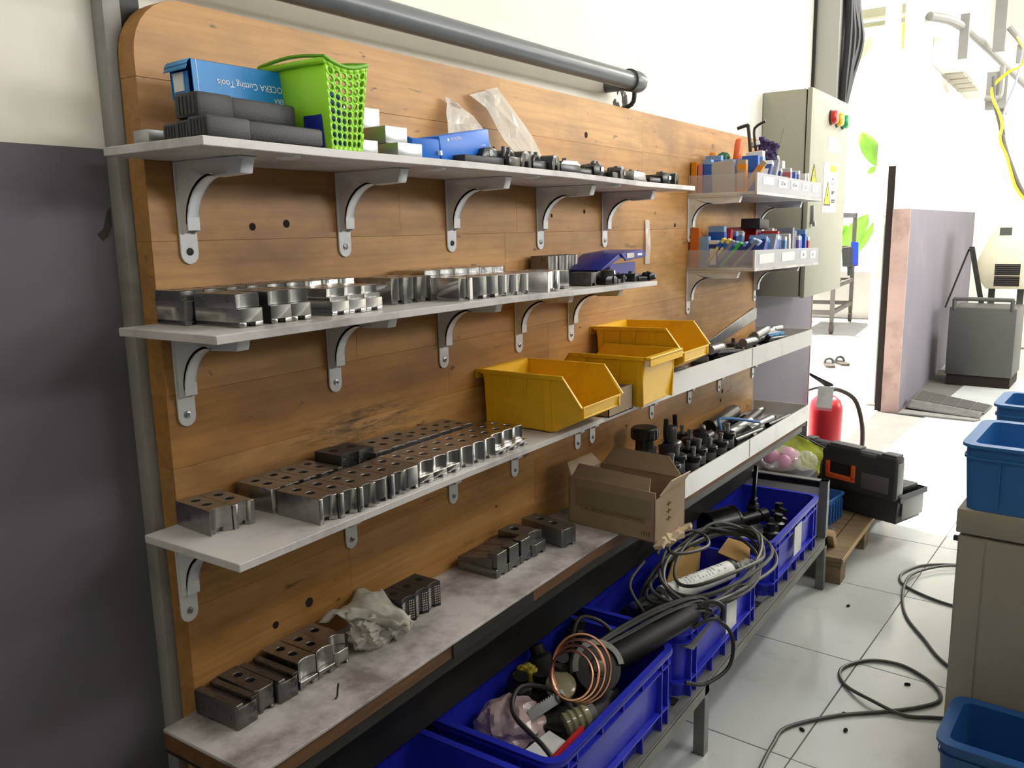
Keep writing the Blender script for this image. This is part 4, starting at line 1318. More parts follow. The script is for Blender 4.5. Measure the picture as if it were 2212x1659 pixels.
def ibox(S, x, y, w, d, h, col, label, group, rx=0., ry=0., rz=0., lift=0., paper='auto', pfrac=.7, count=[0]):
    """slim box for cutting inserts: w along the wall, d out from the wall, h tall"""
    if paper == 'auto':
        count[0] += 1
        paper = 'label_white' if count[0] % 4 == 0 else None
    t = thing('insert_box', label, 'box', (x, y, zs(S, x)+.0006+lift), (rx, ry, rz), group)
    MB().box(-w/2, w/2, -d/2, d/2, 0, h*.86).done('box_body', col, t, bev=.0008, seg=1)
    MB().box(-w/2+.0006, w/2-.0006, -d/2+.0006, d/2-.0006, h*.86, h).done('box_lid', ('box_sky' if col in ('box_blue', 'box_navy') and w > .0195 else col) if paper is None else paper, t, bev=.0006, seg=1)
    if paper: MB().box(-w/2-.0004, -w/2+.0004, -d*.36, d*.36, h*.10, h*pfrac).done('paper_label', paper, t, smooth=0)
    return t
gA, gB = 'insert boxes on the upper short shelf', 'insert boxes on the lower short shelf'
ibox(SA, 2.446, -.046, .020, .018, .092, 'box_orange', 'orange box nearest the board at the upper short shelf\'s left end', gA, paper=None)
ibox(SA, 2.446, -.066, .020, .014, .086, 'box_pink', 'pinkish box next to the orange one at the upper short shelf\'s end', gA, paper=None)
ibox(SA, 2.446, -.088, .022, .024, .096, 'box_blue', 'blue box with clear lid at the upper short shelf\'s left end', gA, paper=None)
ibox(SA, 2.444, -.138, .016, .068, .090, 'box_clear', 'broad clear grey box at the upper short shelf\'s left end', gA, rx=R(-3))
ibox(SA, 2.446, -.190, .018, .026, .090, 'box_orange', 'upright orange box at the upper short shelf\'s left end', gA, paper='cardboard_torn')
ibox(SA, 2.462, -.190, .014, .016, .098, 'box_orange', 'orange box leaning outwards over the upper short shelf\'s front panel', gA, rx=R(38), lift=.006, paper='cardboard_torn')
cols = ['box_blue', 'box_sky', 'box_navy', 'box_blue', 'box_grey', 'box_blue', 'box_navy', 'box_sky', 'box_dkgreen', 'box_amber', 'box_pink', 'box_white', 'box_blue', 'box_navy', 'box_grey', 'box_white', 'box_white', 'box_sky', 'box_clear', 'box_white']
wordc = {'box_blue': 'blue', 'box_sky': 'pale blue', 'box_navy': 'navy', 'box_grey': 'grey', 'box_dkgreen': 'green', 'box_amber': 'amber', 'box_pink': 'pink', 'box_white': 'white', 'box_clear': 'clear', 'box_red': 'red', 'box_green': 'bright green', 'box_purple': 'lilac', 'box_black': 'black', 'box_orange': 'orange'}
for k, c in enumerate(cols):
    x = 2.49+.031*k
    y = -.20+(.03 if k % 2 else 0)+rng.uniform(-.01, .01)
    lean = rng.uniform(18, 38) if k in (2, 3, 4, 6, 7, 13) else rng.uniform(-4, 6)
    ibox(SA, x, y, .018, .05, .076+.022*(k < 5)+rng.uniform(0, .01), c, f'{wordc[c]} insert box, {ORD[k]} from the left in the upper short shelf\'s front row', gA, ry=R(lean), lift=.008 if lean > 8 else 0)
for k, c in enumerate(['box_blue', 'box_blue', 'box_sky', 'box_navy', 'box_blue', 'box_grey', 'box_white', 'box_blue', 'box_white', 'box_white']):
    x = 2.49+.06*k
    ibox(SA, x, -.09+rng.uniform(-.015, .01), .02, .05, .098+rng.uniform(0, .012), c, f'{wordc[c]} insert box, {ORD[k]} from the left in the upper short shelf\'s back row', gA, ry=R(rng.uniform(-3, 10)), lift=.002)
ibox(SA, 2.60, -.185, .026, .05, .125, 'box_sky', 'tall pale blue box rising above the others on the upper short shelf', gA, rx=R(-4))
ibox(SA, 2.66, -.165, .020, .045, .132, 'box_pink', 'tall pink box behind the tall pale blue one on the upper short shelf', gA, rx=R(-6), paper=None)
ibox(SA, 2.83, -.165, .03, .06, .112, 'box_white', 'white box with small print rising above the upper short shelf', gA)
# hand tools stuck upright between the boxes
za = zs(SA, 2.7)
def hexkey(pts, r, label):
    return tag(MB().tube(pts, r, 6, 5).done('hex_key', 'steel_dark'), label, 'hex key', 'hex keys on the upper short shelf')
hexkey([(2.70, -.135, za+.004), (2.70, -.128, za+.12), (2.70, -.118, za+.208), (2.70, -.112, za+.217), (2.69, -.085, za+.209)], .0055, 'black hex key with its short arm bent to the left')
hexkey([(2.72, -.150, za+.004), (2.72, -.140, za+.12), (2.72, -.130, za+.195), (2.72, -.138, za+.215), (2.72, -.165, za+.228)], .0042, 'thinner hex key with its short arm bent to the right')
t = thing('screwdriver', 'screwdriver standing on end, its clear orange handle up', 'screwdriver', (2.62, -.10, za+.005), (R(4), R(6), 0))
MB().lathe([(.010, .10), (.013, .108), (.012, .125), (.013, .15), (.011, .165), (.006, .17)], 12).done('handle', 'grip_orange', t)
MB().lathe([(.011, .085), (.011, .101)], 12).done('collar', 'box_black', t)
MB().cyl((0, 0, 0), (0, 0, .086), .003, n=8).done('shaft', 'tool_steel', t)
t = thing('work_glove', 'dark purple work glove stuffed among the boxes on the upper short shelf', 'glove', (0, 0, 0))
MB().crumple((2.74, -.165, za+.125), .030, .035, .035, .22, 2.2, 11, floor=False).done('palm', 'glove_purple', t, smooth=50)
m = MB()
for q in range(4):
    m.tube([(2.735, -.150-.013*q, za+.135), (2.735, -.150-.015*q, za+.165-.004*q), (2.732, -.151-.017*q, za+.182-.012*q)], .0095, 8, 4)
m.done('fingers', 'glove_purple', t)
MB().lathe([(.018, 0), (.019, .012)], 14, (2.735, -.135, za+.155), (.1, .2, 1)).done('cuff', 'label_white', t)
tag(MB().crumple((2.60, -.075, za+.115), .020, .022, .018, .2, 2, 14, floor=False).done('rag', 'box_dkgreen', smooth=50), 'dark green rag tucked behind the boxes by the screwdriver', 'rag')
t = thing('tape_measure', 'yellow tape measure lying on the boxes against the board', 'tape measure', (2.545, -.065, za+.095), (0, R(12), R(10)))
MB().box(-.022, .022, -.011, .011, 0, .03).done('case', 'box_orange', t, bev=.005)
MB().box(-.012, .012, -.0118, -.0108, .008, .020).done('badge', 'box_black', t, smooth=0)
tag(MB().tube([(2.78, -.165, za+.02), (2.795, -.178, za+.11), (2.82, -.195, za+.215)], .0016, 6, 3).done('wire', 'steel_frame'), 'thin stiff wire standing up in front of the cabinet', 'wire')
tag(MB().crumple((2.805, -.175, za+.115), .012, .014, .016, .3, 3, 21, floor=False).done('paper_scrap', 'label_white', smooth=40), 'small scrap of white paper at the foot of the wire', 'paper')
t = thing('pliers', 'pliers lying open on the boxes with pale steel jaws', 'pliers', (2.67, -.145, za+.10), (R(50), 0, R(10)))
m = MB(); m.tube([(0, 0, 0), (.006, 0, .03), (.002, 0, .055)], .003, 6, 4); m.tube([(0, 0, 0), (-.010, 0, .028), (-.008, 0, .05)], .003, 6, 4)
m.done('handles', 'tool_steel', t)
MB().box(-.005, .005, -.003, .003, -.025, .002).done('nose', 'tool_steel', t, bev=.001)

# lower short shelf
zb_ = zs(SB, 2.7)
ibox(SB, 2.446, -.052, .022, .030, .118, 'box_amber', 'orange-brown box with clear lid nearest the board, lower short shelf', gB)
ibox(SB, 2.450, -.078, .022, .034, .092, 'box_sky', 'pale blue box with tape on it at the lower short shelf\'s left end', gB)
ibox(SB, 2.452, -.108, .020, .028, .080, 'box_navy', 'navy box beside the taped one at the lower short shelf\'s end', gB)
for k, (y, c, a, L) in enumerate(((-.128, 'box_blue', 36, .100), (-.140, 'box_blue', 38, .100), (-.150, 'box_grey', 40, .096), (-.160, 'box_blue', 41, .094), (-.170, 'box_green', 42, .092), (-.184, 'box_navy', 43, .094), (-.196, 'box_navy', 43, .108), (-.206, 'box_grey', 43, .104), (-.214, 'box_navy', 42, .100))):
    ibox(SB, 2.452+.004*k, y+.045, .022+.006*(k > 4), .011, L, c, f'{wordc[c]} box, {ORD[k]} from the board of those leaning outwards, lower short shelf', gB, rx=R(a), lift=.004, paper='label_yellow' if k < 2 else None)
cols = ['box_navy', 'box_blue', 'box_grey', 'box_blue', 'box_navy', 'box_red', 'box_navy', 'box_sky', 'box_white', 'box_grey', 'box_grey', 'box_purple', 'box_blue', 'box_grey', 'box_blue', 'box_red']
for k, c in enumerate(cols):
    x = 2.54+.034*k
    lean = (34, 36, 30, 25, 20, 10)[k] if k < 6 else rng.uniform(-5, 8)
    ibox(SB, x, -.20+rng.uniform(-.008, .016), .020, .055, .088+.02*(k in (9, 10, 14))+rng.uniform(0, .012), c, f'{wordc[c]} insert box, {ORD[k]} from the left in the lower short shelf\'s front row', gB, ry=R(lean), lift=.008 if lean > 8 else 0, pfrac=.6)
for k, c in enumerate(['box_blue', 'box_red', 'box_navy', 'box_sky', 'box_pink', 'box_red', 'box_navy', 'box_purple', 'box_blue', 'box_sky', 'box_white', 'box_grey']):
    x = 2.50+.049*k
    ibox(SB, x, -.09+rng.uniform(-.02, .01), .022, .05, .098+rng.uniform(0, .022), c, f'{wordc[c]} insert box, {ORD[k]} from the left in the lower short shelf\'s back row', gB, ry=R(rng.uniform(-6, 16)), lift=.003)
t = thing('tool_case', 'black box lying on top of the boxes on the lower short shelf', 'tool case', (2.72, -.14, zb_+.115), (0, R(2), R(4)))
MB().box(-.05, .06, -.03, .03, 0, .032).done('case_body', 'box_black', t, bev=.002)
MB().box(.060, .064, -.03, .03, .001, .031).done('case_end', 'box_grey', t, bev=.001, seg=1)
# ---------------------------------------------------------------- low steel rack with blue crates
BF, BX0, BX1, DZ = -.318, .45, 3.14, .205
t = thing('steel_rack', 'low grey welded steel rack carrying the blue crates under the shelves', 'rack')
def angle(pts, name='rail'): pass
m = MB().box(BX0, BX1, BF, BF+.004, DZ-.034, DZ+.002).box(BX0, BX1, BF, BF+.03, DZ-.004, DZ)
m.done('front_rail', 'steel_frame', t, bev=.0008, seg=1)
MB().box(BX0, BX1, WY-.035, WY-.005, DZ-.03, DZ).done('rear_rail', 'steel_dark', t, smooth=0)
for k in range(9):
    x = lerp(BX0+.05, BX1-.05, k/8)
    MB().box(x-.015, x+.015, BF+.03, WY-.035, DZ-.006, DZ-.001).done('cross_bar', 'steel_dark', t, smooth=0)
for x, nm in ((BX0, 0), (1.905, 0), (BX1-.03, 1)):
    ztop = .425 if nm else DZ-.004
    MB().box(x, x+.03, BF, BF+.03, 0, ztop).done('leg', 'steel_frame', t, bev=.001, seg=1)
    MB().box(x, x+.03, WY-.035, WY-.005, 0, ztop).done('leg', 'steel_frame', t, bev=.001, seg=1)
MB().box(BX1-.03, BX1, BF, WY-.005, .421, .425).done('end_rail', 'steel_frame', t, bev=.0006, seg=1)
MB().box(BX1-.004, BX1, BF, WY-.005, .392, .4209).done('end_rail', 'steel_dark', t, bev=.0006, seg=1)
MB().box(.45, 3.10, F-.005, F-.002, .405, .60).done('masking_sheet', 'steel_dark', t, smooth=0)  # dark sheet added to hide the lit wood under the lowest shelf
MB().box(BX1-.012, BX1-.006, BF+.03, WY-.036, DZ, .392).done('end_sheet', 'wall_white', t, smooth=0)

mat('crate_blue', (.018, .028, .50), .38, var=.06, scale=6, dirt='3a3c6e', damt=.25, dscale=8, dlo=.55, dhi=.75)
mat('junk_black', (.020, .020, .020), .45, .2, var=.4, scale=18)
mat('copper', (.62, .33, .22), .32, 1., var=.12, scale=30)
mat('cable_grey', '4e4d4a', .5, var=.12, scale=20)
mat('cable_black', (.012, .012, .013), .5)
mat('wheel_grey', (.30, .30, .29), .8, var=.3, scale=40)
mat('rubber', (.03, .024, .022), .55)
mat('film_pink', (.66, .50, .52), .25, var=.2, scale=16, clear=.30)
mat('film_clear', (.70, .70, .68), .15, var=.1, scale=20, clear=.45)
mat('card_amber', (.46, .28, .09), .8, var=.08, scale=5)
mat('paper', (.72, .74, .74), .6, var=.08, scale=14, dirt='77736c', damt=.4, dscale=10)
mat('red_plastic', 'b8232a', .4); mat('yellow_dull', 'b0a01e', .5)
mat('jar_glass', (.35, .33, .20), .12, clear=.35)

def crate(label, x0, x1, card, torn=0):
    D_, Ht = .325, .182
    L = x1-x0
    t = thing('crate', label, 'crate', (x0, BF+.008, DZ+.0005), (0, 0, 0), 'blue plastic crates on the steel rack')
    def ring(ins, z, r=.03): return [(x, y, z) for x, y in rrect(ins, L-ins, ins, D_-ins, r, 5)]
    ins = lambda z: .020-.008*z/Ht
    m = MB()
    m.loft([ring(ins(0), 0), ring(ins(Ht), Ht), ring(ins(Ht)+.004, Ht), ring(ins(0)+.004, .004)], cap0=True, cap1=True)
    m.done('crate_wall', 'crate_blue', t, smooth=40)
    m = MB()
    m.loft([ring(.012, Ht-.002, .034), ring(0, Ht-.002, .038), ring(0, Ht+.003, .038), ring(.0155, Ht+.003, .03)], close=True)
    m.loft([ring(.0, Ht, .038), ring(.0, Ht-.010, .038), ring(.0022, Ht-.010, .038), ring(.0022, Ht, .038)])
    m.done('rim', 'crate_blue', t, smooth=40)
    for z0 in (Ht-.034, .042):
        m = MB()
        m.loft([ring(.016, z0, .034), ring(.003, z0, .036), ring(.003, z0+.004, .036), ring(.016, z0+.004, .034)], close=True)
        m.done('band', 'crate_blue', t, smooth=40)
    m = MB()
    xs = [.045, .080, L-.080, L-.045]
    for x in xs + [L*.33, L*.5, L*.67]:
        zt_ = Ht-.001 if x in xs else Ht-.033
        segs = ((.0, Ht-.002),) if x in xs else ((.0, .042), (Ht-.032, Ht-.003))
        for za, zb in segs:
            m.box(x-.0022, x+.0022, .003, .018, za, zb); m.box(x-.0022, x+.0022, D_-.018, D_-.003, za, zb)
    for y in (.045, .085, D_-.085, D_-.045):
        m.box(.003, .018, y-.0022, y+.0022, 0, Ht-.002); m.box(L-.018, L-.003, y-.0022, y+.0022, 0, Ht-.002)
    o = m.done('ribs', 'crate_blue', t, smooth=0); o['kind'] = 'stuff'
    if card:
        xa, xb = card
        MB().box(xa, xb, .0005, .0020, .062, Ht-.02).done('label_card', 'paper', t, smooth=0)
    return t
crate('blue crate furthest left, mostly hidden below the lowest shelf', .575, 1.150, None)
crate('blue crate holding the angle grinder and copper coil', 1.185, 1.738, None)
crate('blue crate heaped with the grey cable coil, white card on its front', 1.790, 2.365, (.285, .365))
crate('blue crate nearest the doorway, with black machine parts and a torn white card', 2.475, 3.050, (.245, .33))

# --- in the left crate
zc = DZ+.006
tag(MB().crumple((.93, -.17, zc+.13), .11, .08, .05, .35, 2.6, 31).done('plastic_bag', 'film_clear', smooth=40), 'crumpled grey plastic bag in the leftmost blue crate', 'bag')
tag(MB().box(.70, .80, -.28, -.20, zc, zc+.11).done('box', 'teal_plastic', bev=.003), 'light blue box standing in the leftmost blue crate', 'box')
tag(MB().crumple((.75, -.10, zc+.06), .10, .07, .06, .3, 2.6, 33).done('sack', 'junk_black', smooth=40), 'black bundle at the back of the leftmost blue crate', 'bundle')

# --- in the grinder crate
GY, GP = R(-29), R(-14)
t = thing('angle_grinder', 'black angle grinder with its cable bundled along it, lying across two crates', 'angle grinder', (1.567, -.190, .375), (0, GP, GY))
MB().lathe([(.022, 0), (.030, .01), (.030, .12), (.025, .15), (.024, .24), (.02, .25)], 18, (.035, 0, 0), (1, 0, 0)).done('motor_body', 'cable_black', t)
wr = (Euler((0, GP, GY)).to_matrix().inverted() @ Vector((-.66, -.50, .56)))
wr.x = 0
wr.normalize()
MB().lathe([(.030, -.03), (.034, -.02), (.034, .012), (.018, .02)], 18, (0, 0, 0), wr).done('gear_head', 'steel_dark', t)
MB().lathe([(.008, .022), (.054, .024), (.054, .030), (.022, .031), (.020, .034), (.010, .034), (.010, .042), (0, .042)], 28, (-.012, 0, 0), wr).done('grinding_disc', 'junk_black', t)
MB().lathe([(.014, .0345), (.014, .040), (.009, .0425), (.009, .0426)], 16, (-.012, 0, 0), wr).done('flange_nut', 'steel_frame', t)
a_ = wr.copy(); u_ = Vector((1, 0, 0)); v_ = a_.cross(u_)
m = MB()
lp = []
for i in range(17):
    an = -.35+3.2*i/16
    if v_.z < 0: an = -an
    d_ = u_*math.cos(an)+v_*math.sin(an)
    lp.append([tuple(Vector((-.012, 0, 0))+d_*r_+a_*q) for r_, q in ((.057, .008), (.061, .008), (.061, .036), (.048, .037), (.048, .034), (.057, .033))])
m.loft(lp, cap0=True, cap1=True)
m.done('wheel_guard', 'wheel_grey', t, smooth=40)
m = MB()
for q in range(9):
    oy, oz = .034*math.cos(q*.42-1.4), .030*math.sin(q*.40+.2)
    m.tube([(.01, oy*.6, oz*.6+.026), (.10, oy, oz+.012), (.20, oy*.9, oz+.012), (.275+.010*(q % 3), oy*.6, oz*.8+.008), (.315+.006*(q % 4), oy*.3, oz*.6-.003*q), (.30, oy*.1-.012, oz*.2-.022)], .0045, 6, 4)
m.tube([(.29, -.01, .02), (.325, -.02, .02), (.345, -.03, .0), (.335, -.03, -.03), (.32, -.02, -.02)], .0058, 8, 4)
m.done('cable', 'cable_black', t)
MB().tube([(.26, -.02, -.02), (.315, -.030, -.02), (.345, -.045, -.075), (.315, -.055, -.14), (.24, -.055, -.15), (.19, -.045, -.125)], .0048, 8, 8).done('cable_loop', 'cable_black', t)
t = thing('copper_tube', 'coil of thin copper tube in the angle grinder crate', 'tube', (1.497, -.186, .405), Vector((-.62, -.40, .62)).to_track_quat('Z', 'Y').to_euler())
for k in range(4):
    a_, b_ = .064-.006*k, .072-.006*k
    MB().tube([(a_*math.cos(q)-.008*k, b_*math.sin(q)-.006*k, .006*k+.010*math.sin(q+k)) for q in (2*PI*i/14 for i in range(14))], .0034, 6, 3, closed=True).done('coil_turn', 'copper', t)
t = thing('plastic_bag', 'crumpled pinkish plastic bag in the left of the grinder crate', 'bag', (0, 0, 0))
MB().crumple((1.345, -.095, .315), .085, .080, .062, .20, 1.6, 41).done('bag_film', 'film_pink', t, smooth=15)
t = thing('hose_ring', 'dark rubber hose bent into a ring in the grinder crate', 'hose', (0, 0, 0))
MB().tube([(1.255, -.262, .345), (1.268, -.225, .360), (1.315, -.125, .372), (1.385, -.095, .385), (1.430, -.135, .375), (1.425, -.190, .362), (1.40, -.235, .335)], .0052, 8, 8).done('hose_tube', 'rubber', t)
t = thing('hose_ring', 'dark hose arched against the far end of the grinder crate', 'hose', (0, 0, 0))
MB().tube([(1.60, -.10, .33), (1.635, -.085, .40), (1.68, -.085, .425), (1.715, -.13, .40), (1.71, -.19, .34)], .0050, 8, 8).done('hose_tube', 'rubber', t)
t = thing('jar', 'clear ribbed plastic jar lying in the grinder crate', 'jar', (1.385, -.205, .332), (0, R(78), R(-36)))
MB().lathe([(.018, 0), (.026, .004), (.024, .012), (.027, .018), (.024, .026), (.027, .032), (.024, .040), (.027, .046), (.022, .058), (.016, .062)], 18).done('jar_wall', 'jar_glass', t)
MB().lathe([(.019, .06), (.019, .074), (.002, .074)], 18).done('lid', 'steel_frame', t)
m = MB().box(-.05, .05, -.0011, .0011, 0, .020)
for i in range(14): m.prism([(-.049+.007*i, .0199), (-.042+.007*i, .0199), (-.0455+.007*i, .025)], -.0011, .0011, 'y')
tag(put(m.done('saw_blade', 'tool_steel', smooth=0), (1.392, -.165, .352), (R(-30), R(-8), R(-18))), 'short toothed saw blade among the clutter in the grinder crate', 'blade')
tag(put(MB().box(-.06, .06, -.04, .04, 0, .0015).done('paper_sheet', 'paper', smooth=0), (1.292, -.215, .318), (R(6), R(-6), R(-10))), 'stained white sheet at the front of the grinder crate', 'paper')
tag(put(MB().box(-.075, .06, -.004, .004, 0, .045).done('red_folder', 'red_plastic', bev=.002), (1.315, -.268, .312), (R(-16), 0, R(1))), 'red plastic piece along the front wall of the grinder crate', 'plastic piece')
tag(MB().crumple((1.50, -.035, .335), .035, .03, .035, .22, 1.8, 45, floor=False).done('yellow_rag', 'yellow_dull', smooth=40), 'dull yellow rag at the back of the grinder crate', 'rag')
tag(MB().crumple((1.46, -.14, DZ+.062), .235, .115, .075, .25, 3.0, 47).done('black_heap', 'junk_black', smooth=40), 'oily black bundle filling the grinder crate under the tools', 'bundle')
jk = ['black motor part', 'black valve body', 'black coupling', 'black lever block', 'black ring clamp', 'black pump part', 'black wedge block']
for k in range(12):
    x, y = 1.43+.024*k, (-.06 if k % 2 else -.12)+rng.uniform(-.02, .02)
    t = thing('machine_part', f'{jk[k % 7]}, {ORD[k]} from the left in the heap inside the grinder crate', 'machine part', (x, y, zc+.065+.022*(k % 3)), (rng.uniform(-.5, .5), rng.uniform(-.5, .5), rng.uniform(0, 3)))
    MB().lathe([(.014, 0), (.028, .006), (.028, .05), (.018, .058), (.018, .078)], 14).done('housing', 'junk_black', t, bev=0)
    MB().box(-.034, .034, -.016, .016, -.002, .014).done('flange', 'junk_black', t, bev=.002, seg=1)
    MB().cyl((.024, 0, .013), (.024, 0, .022), .005, n=8).done('bolt', 'tool_steel', t)
tag(MB().lathe([(.020, 0), (.034, .006), (.034, .014), (.020, .02)], 20, (1.465, -.150, .362), (-.4, -.3, .8)).done('clear_ring', 'jar_glass', smooth=40), 'small clear plastic cap beside the copper coil', 'cap')

# --- in the cable crate
t = thing('cable_coil', 'large loose coil of grey cable heaped over the middle crates', 'cable', (0, 0, 0))
cx, cy, czz = 2.135, -.215, DZ+.205
for k in range(7):
    a_, b_ = .30-.012*k+rng.uniform(-.012, .012), .125+rng.uniform(-.02, .012)
    ph = rng.uniform(-.10, .10)
    pts = []
    for i in range(16):
        q = 2*PI*i/16
        x, y = a_*math.cos(q), b_*math.sin(q)
        ca_, sa_ = math.cos(.10+ph), math.sin(.10+ph)
        pts.append((cx+.012*k-.03+x*ca_-y*sa_, cy-.012+x*sa_*.6+y*ca_-.004*k, czz+.006*k+.020*math.sin(2*q+k)+.025*(x/a_ > .5)*.6))
    MB().tube(pts, .0050, 7, 4, closed=True).done('cable_turn', 'cable_grey', t)
MB().tube([(2.04, -.12, czz+.06), (2.14, -.10, czz+.078), (2.22, -.12, czz+.075), (2.25, -.17, czz+.062), (2.19, -.21, czz+.055), (2.10, -.19, czz+.060), (2.06, -.15, czz+.066), (2.13, -.115, czz+.074)], .0050, 7, 6).done('small_loop', 'cable_grey', t)
MB().tube([(2.00, -.10, czz+.05), (1.88, -.115, czz+.03), (1.845, -.175, czz-.02), (1.86, -.20, czz-.06)], .0040, 7, 6).done('cable_end', 'cable_grey', t)
MB().tube([(1.80, -.24, czz-.01), (1.92, -.285, czz+.012), (2.05, -.33, czz+.005), (2.2, -.355, czz-.018), (2.36, -.355, czz-.03), (2.46, -.31, czz-.02), (2.47, -.24, czz+.03)], .0050, 7, 6).done('outer_loop', 'cable_grey', t)
t = thing('sealant_tube', 'white sealant cartridge with a red band lying under the cable coil', 'tube', (1.945, -.178, .398), (0, R(89), R(-21)))
MB().lathe([(.026, 0), (.0275, .003), (.0275, .265), (.026, .268)], 22).done('tube_body', 'paper', t)
MB().lathe([(.0278, .016), (.0278, .022)], 22, cap=False).done('red_band', 'red_plastic', t)
MB().lathe([(.0285, .262), (.0285, .276), (.024, .279)], 22).done('end_cap', 'box_black', t)
m = MB()
for k in range(16):
    z = .040+.0125*k
    for an in (2.3, 2.6, 2.9, 3.2, 3.5, 3.8):
        if rng.random() < .3: continue
        m.at((.0276*math.cos(an), .0276*math.sin(an), z), (0, 0, an)).box(0, .0004, -.003, .003, -.0012, .0012)
m.done('print', 'box_grey', t, smooth=0)
MB().lathe([(.0238, .030), (.0238, .040)], 6, (0, 0, 0), cap=False).b.free()
t = thing('caulking_gun', 'black caulking gun head below the sealant cartridge', 'caulking gun', (1.865, -.150, .365), (0, R(-4), R(-21)))
MB().box(-.02, .07, -.022, .022, 0, .032).done('gun_frame', 'black_oxide', t, bev=.003)
MB().lathe([(.026, 0), (.026, .008), (.012, .012), (.012, .03)], 18, (.07, 0, .02), (1, 0, .1)).done('end_plate', 'black_oxide', t)
for k in range(3): MB().cyl((-.015+.022*k, -.024, .016), (-.015+.022*k, .024, .016), .004, n=8).done('rivet', 'tool_steel', t)
MB().box(-.02, .06, -.01, .01, .032, .044).done('tube_cradle', 'tool_steel', t, bev=.001)
t = thing('cardboard_sheet', 'amber cardboard piece standing inside the cable coil', 'cardboard', (0, 0, 0))
MB().prism([(2.05, .345), (2.12, .425), (2.25, .425), (2.33, .40), (2.32, .33)], -.135, -.131, 'y').done('sheet', 'card_amber', t, smooth=0)
tag(put(MB().prism([(0, 0), (.15, .02), (.17, .09), (.05, .10)], 0, .003, 'z').done('cardboard_sheet', 'card_amber', smooth=0), (2.285, -.30, DZ+.180), (R(4), R(-3), R(10))), 'flat amber cardboard scrap at the right rim of the cable crate', 'cardboard')
tag(MB().crumple((2.30, -.285, DZ+.165), .05, .035, .03, .35, 2.6, 52).done('paper_ball', 'paper', smooth=35), 'crumpled white paper at the right end of the cable crate', 'paper')
tag(MB().crumple((1.97, -.12, DZ+.08), .12, .09, .065, .3, 2.4, 53).done('black_sack', 'junk_black', smooth=40), 'black bundle filling the bottom of the cable crate', 'bundle')
tag(put(MB().box(-.13, .13, -.05, .05, 0, .0015).done('grey_sheet', 'steel_frame', smooth=0), (1.93, -.265, DZ+.150), (R(3), R(-2), R(4))), 'flat grey sheet lying at the front of the cable crate', 'sheet')

# --- in the right crate
tag(MB().crumple((2.76, -.14, DZ+.05), .24, .12, .055, .25, 3.0, 57).done('black_heap', 'junk_black', smooth=40), 'oily black bundle covering the bottom of the rightmost crate', 'bundle')
t = thing('machine_part', 'black machine head with flange and short shaft in the rightmost crate', 'machine part', (2.575, -.075, .330), (R(4), R(-4), R(-34)))
MB().lathe([(.055, 0), (.058, .004), (.058, .105), (.060, .107), (.060, .114), (.030, .116)], 28, (-.02, 0, .04), (1, 0, 0)).done('drum', 'black_oxide', t)
MB().lathe([(.024, .0), (.024, .085), (.018, .088), (.018, .100), (.022, .101), (.022, .128)], 20, (.095, 0, .04), (1, 0, .02)).done('shaft', 'black_oxide', t)
MB().box(-.015, .085, -.05, .05, -.06, .0).done('foot', 'junk_black', t, bev=.003)
t = thing('flange_part', 'second black flanged part below the machine head, rightmost crate', 'machine part', (2.655, -.175, .275), (0, R(6), R(-20)))
MB().lathe([(.040, 0), (.042, .003), (.042, .014), (.022, .016), (.022, .06), (.017, .062), (.017, .09)], 22, (0, 0, .04), (1, 0, 0)).done('flange', 'black_oxide', t)
MB().lathe([(.030, -.08), (.034, -.06), (.034, 0)], 20, (0, 0, .04), (1, 0, 0)).done('drum', 'junk_black', t)
for k in range(5):
    t = thing('machine_part', f'{ORD[k]} small black part from the left along the rightmost crate\'s front', 'machine part', (2.71+.058*k, -.235+.012*k, DZ+.085), (R(rng.uniform(-30, 30)), 0, rng.uniform(0, 3)))
    MB().lathe([(.018, 0), (.026, .004), (.026, .05), (.014, .055), (.014, .08)], 14).done('housing', 'junk_black', t)
    MB().box(-.03, .03, -.014, .014, .0, .014).done('flange', 'junk_black', t, bev=.002, seg=1)
t = thing('black_bar', 'black bar with a knuckle joint standing up in the rightmost crate', 'bar', (2.725, -.165, .415), (R(6), R(-12), 0))
MB().prism([(-.011, 0), (.011, 0), (.008, .16), (-.007, .165)], -.006, .006, 'y').done('bar', 'black_oxide', t, bev=.0015)
MB().lathe([(.018, -.016), (.018, .016)], 16, (0, 0, 0), (0, 1, 0)).done('knuckle', 'junk_black', t, bev=.002)
MB().box(-.012, .012, -.01, .01, .02, .036).done('collar', 'junk_black', t, bev=.002)
# ---------------------------------------------------------------- pallet with toolbox and odds and ends
mat('pallet_wood', '7d6a50', .8, var=.18, scale=4, stretch=(6, 1, 6), dirt='3b2d20', damt=.5, dscale=6, rand=.12)
mat('pallet_edge', 'b59c72', .8, var=.12, scale=6)
PX0, PX1, PY0, PY1 = 3.19, 4.12, -.365, .02
t = thing('pallet', 'dark wooden pallet on the tiles beyond the steel rack', 'pallet')
n = 5
for k in range(n):
    y0 = PY0+(PY1-PY0)*k/n
    MB().box(PX0, PX1, y0+.002, PY0+(PY1-PY0)*(k+1)/n-.003, .088+rng.uniform(-.001, .001), .106).done('deck_board', 'pallet_wood', t, bev=.0015, seg=1)
for x in (PX0, (PX0+PX1)/2-.045, PX1-.09):
    MB().box(x, x+.09, PY0+.002, PY1, .070, .0875).done('stringer', 'pallet_wood', t, bev=.001, seg=1)
    for y in (PY0+.004, -.21, PY1-.09):
        MB().box(x+.004, x+.086, y, y+.085, .0, .0695).done('block', 'pallet_wood', t, bev=.001, seg=1)
MB().box(PX0+.002, PX1, PY0-.004, PY0+.001, .089, .104).done('worn_edge', 'pallet_edge', t, smooth=0)

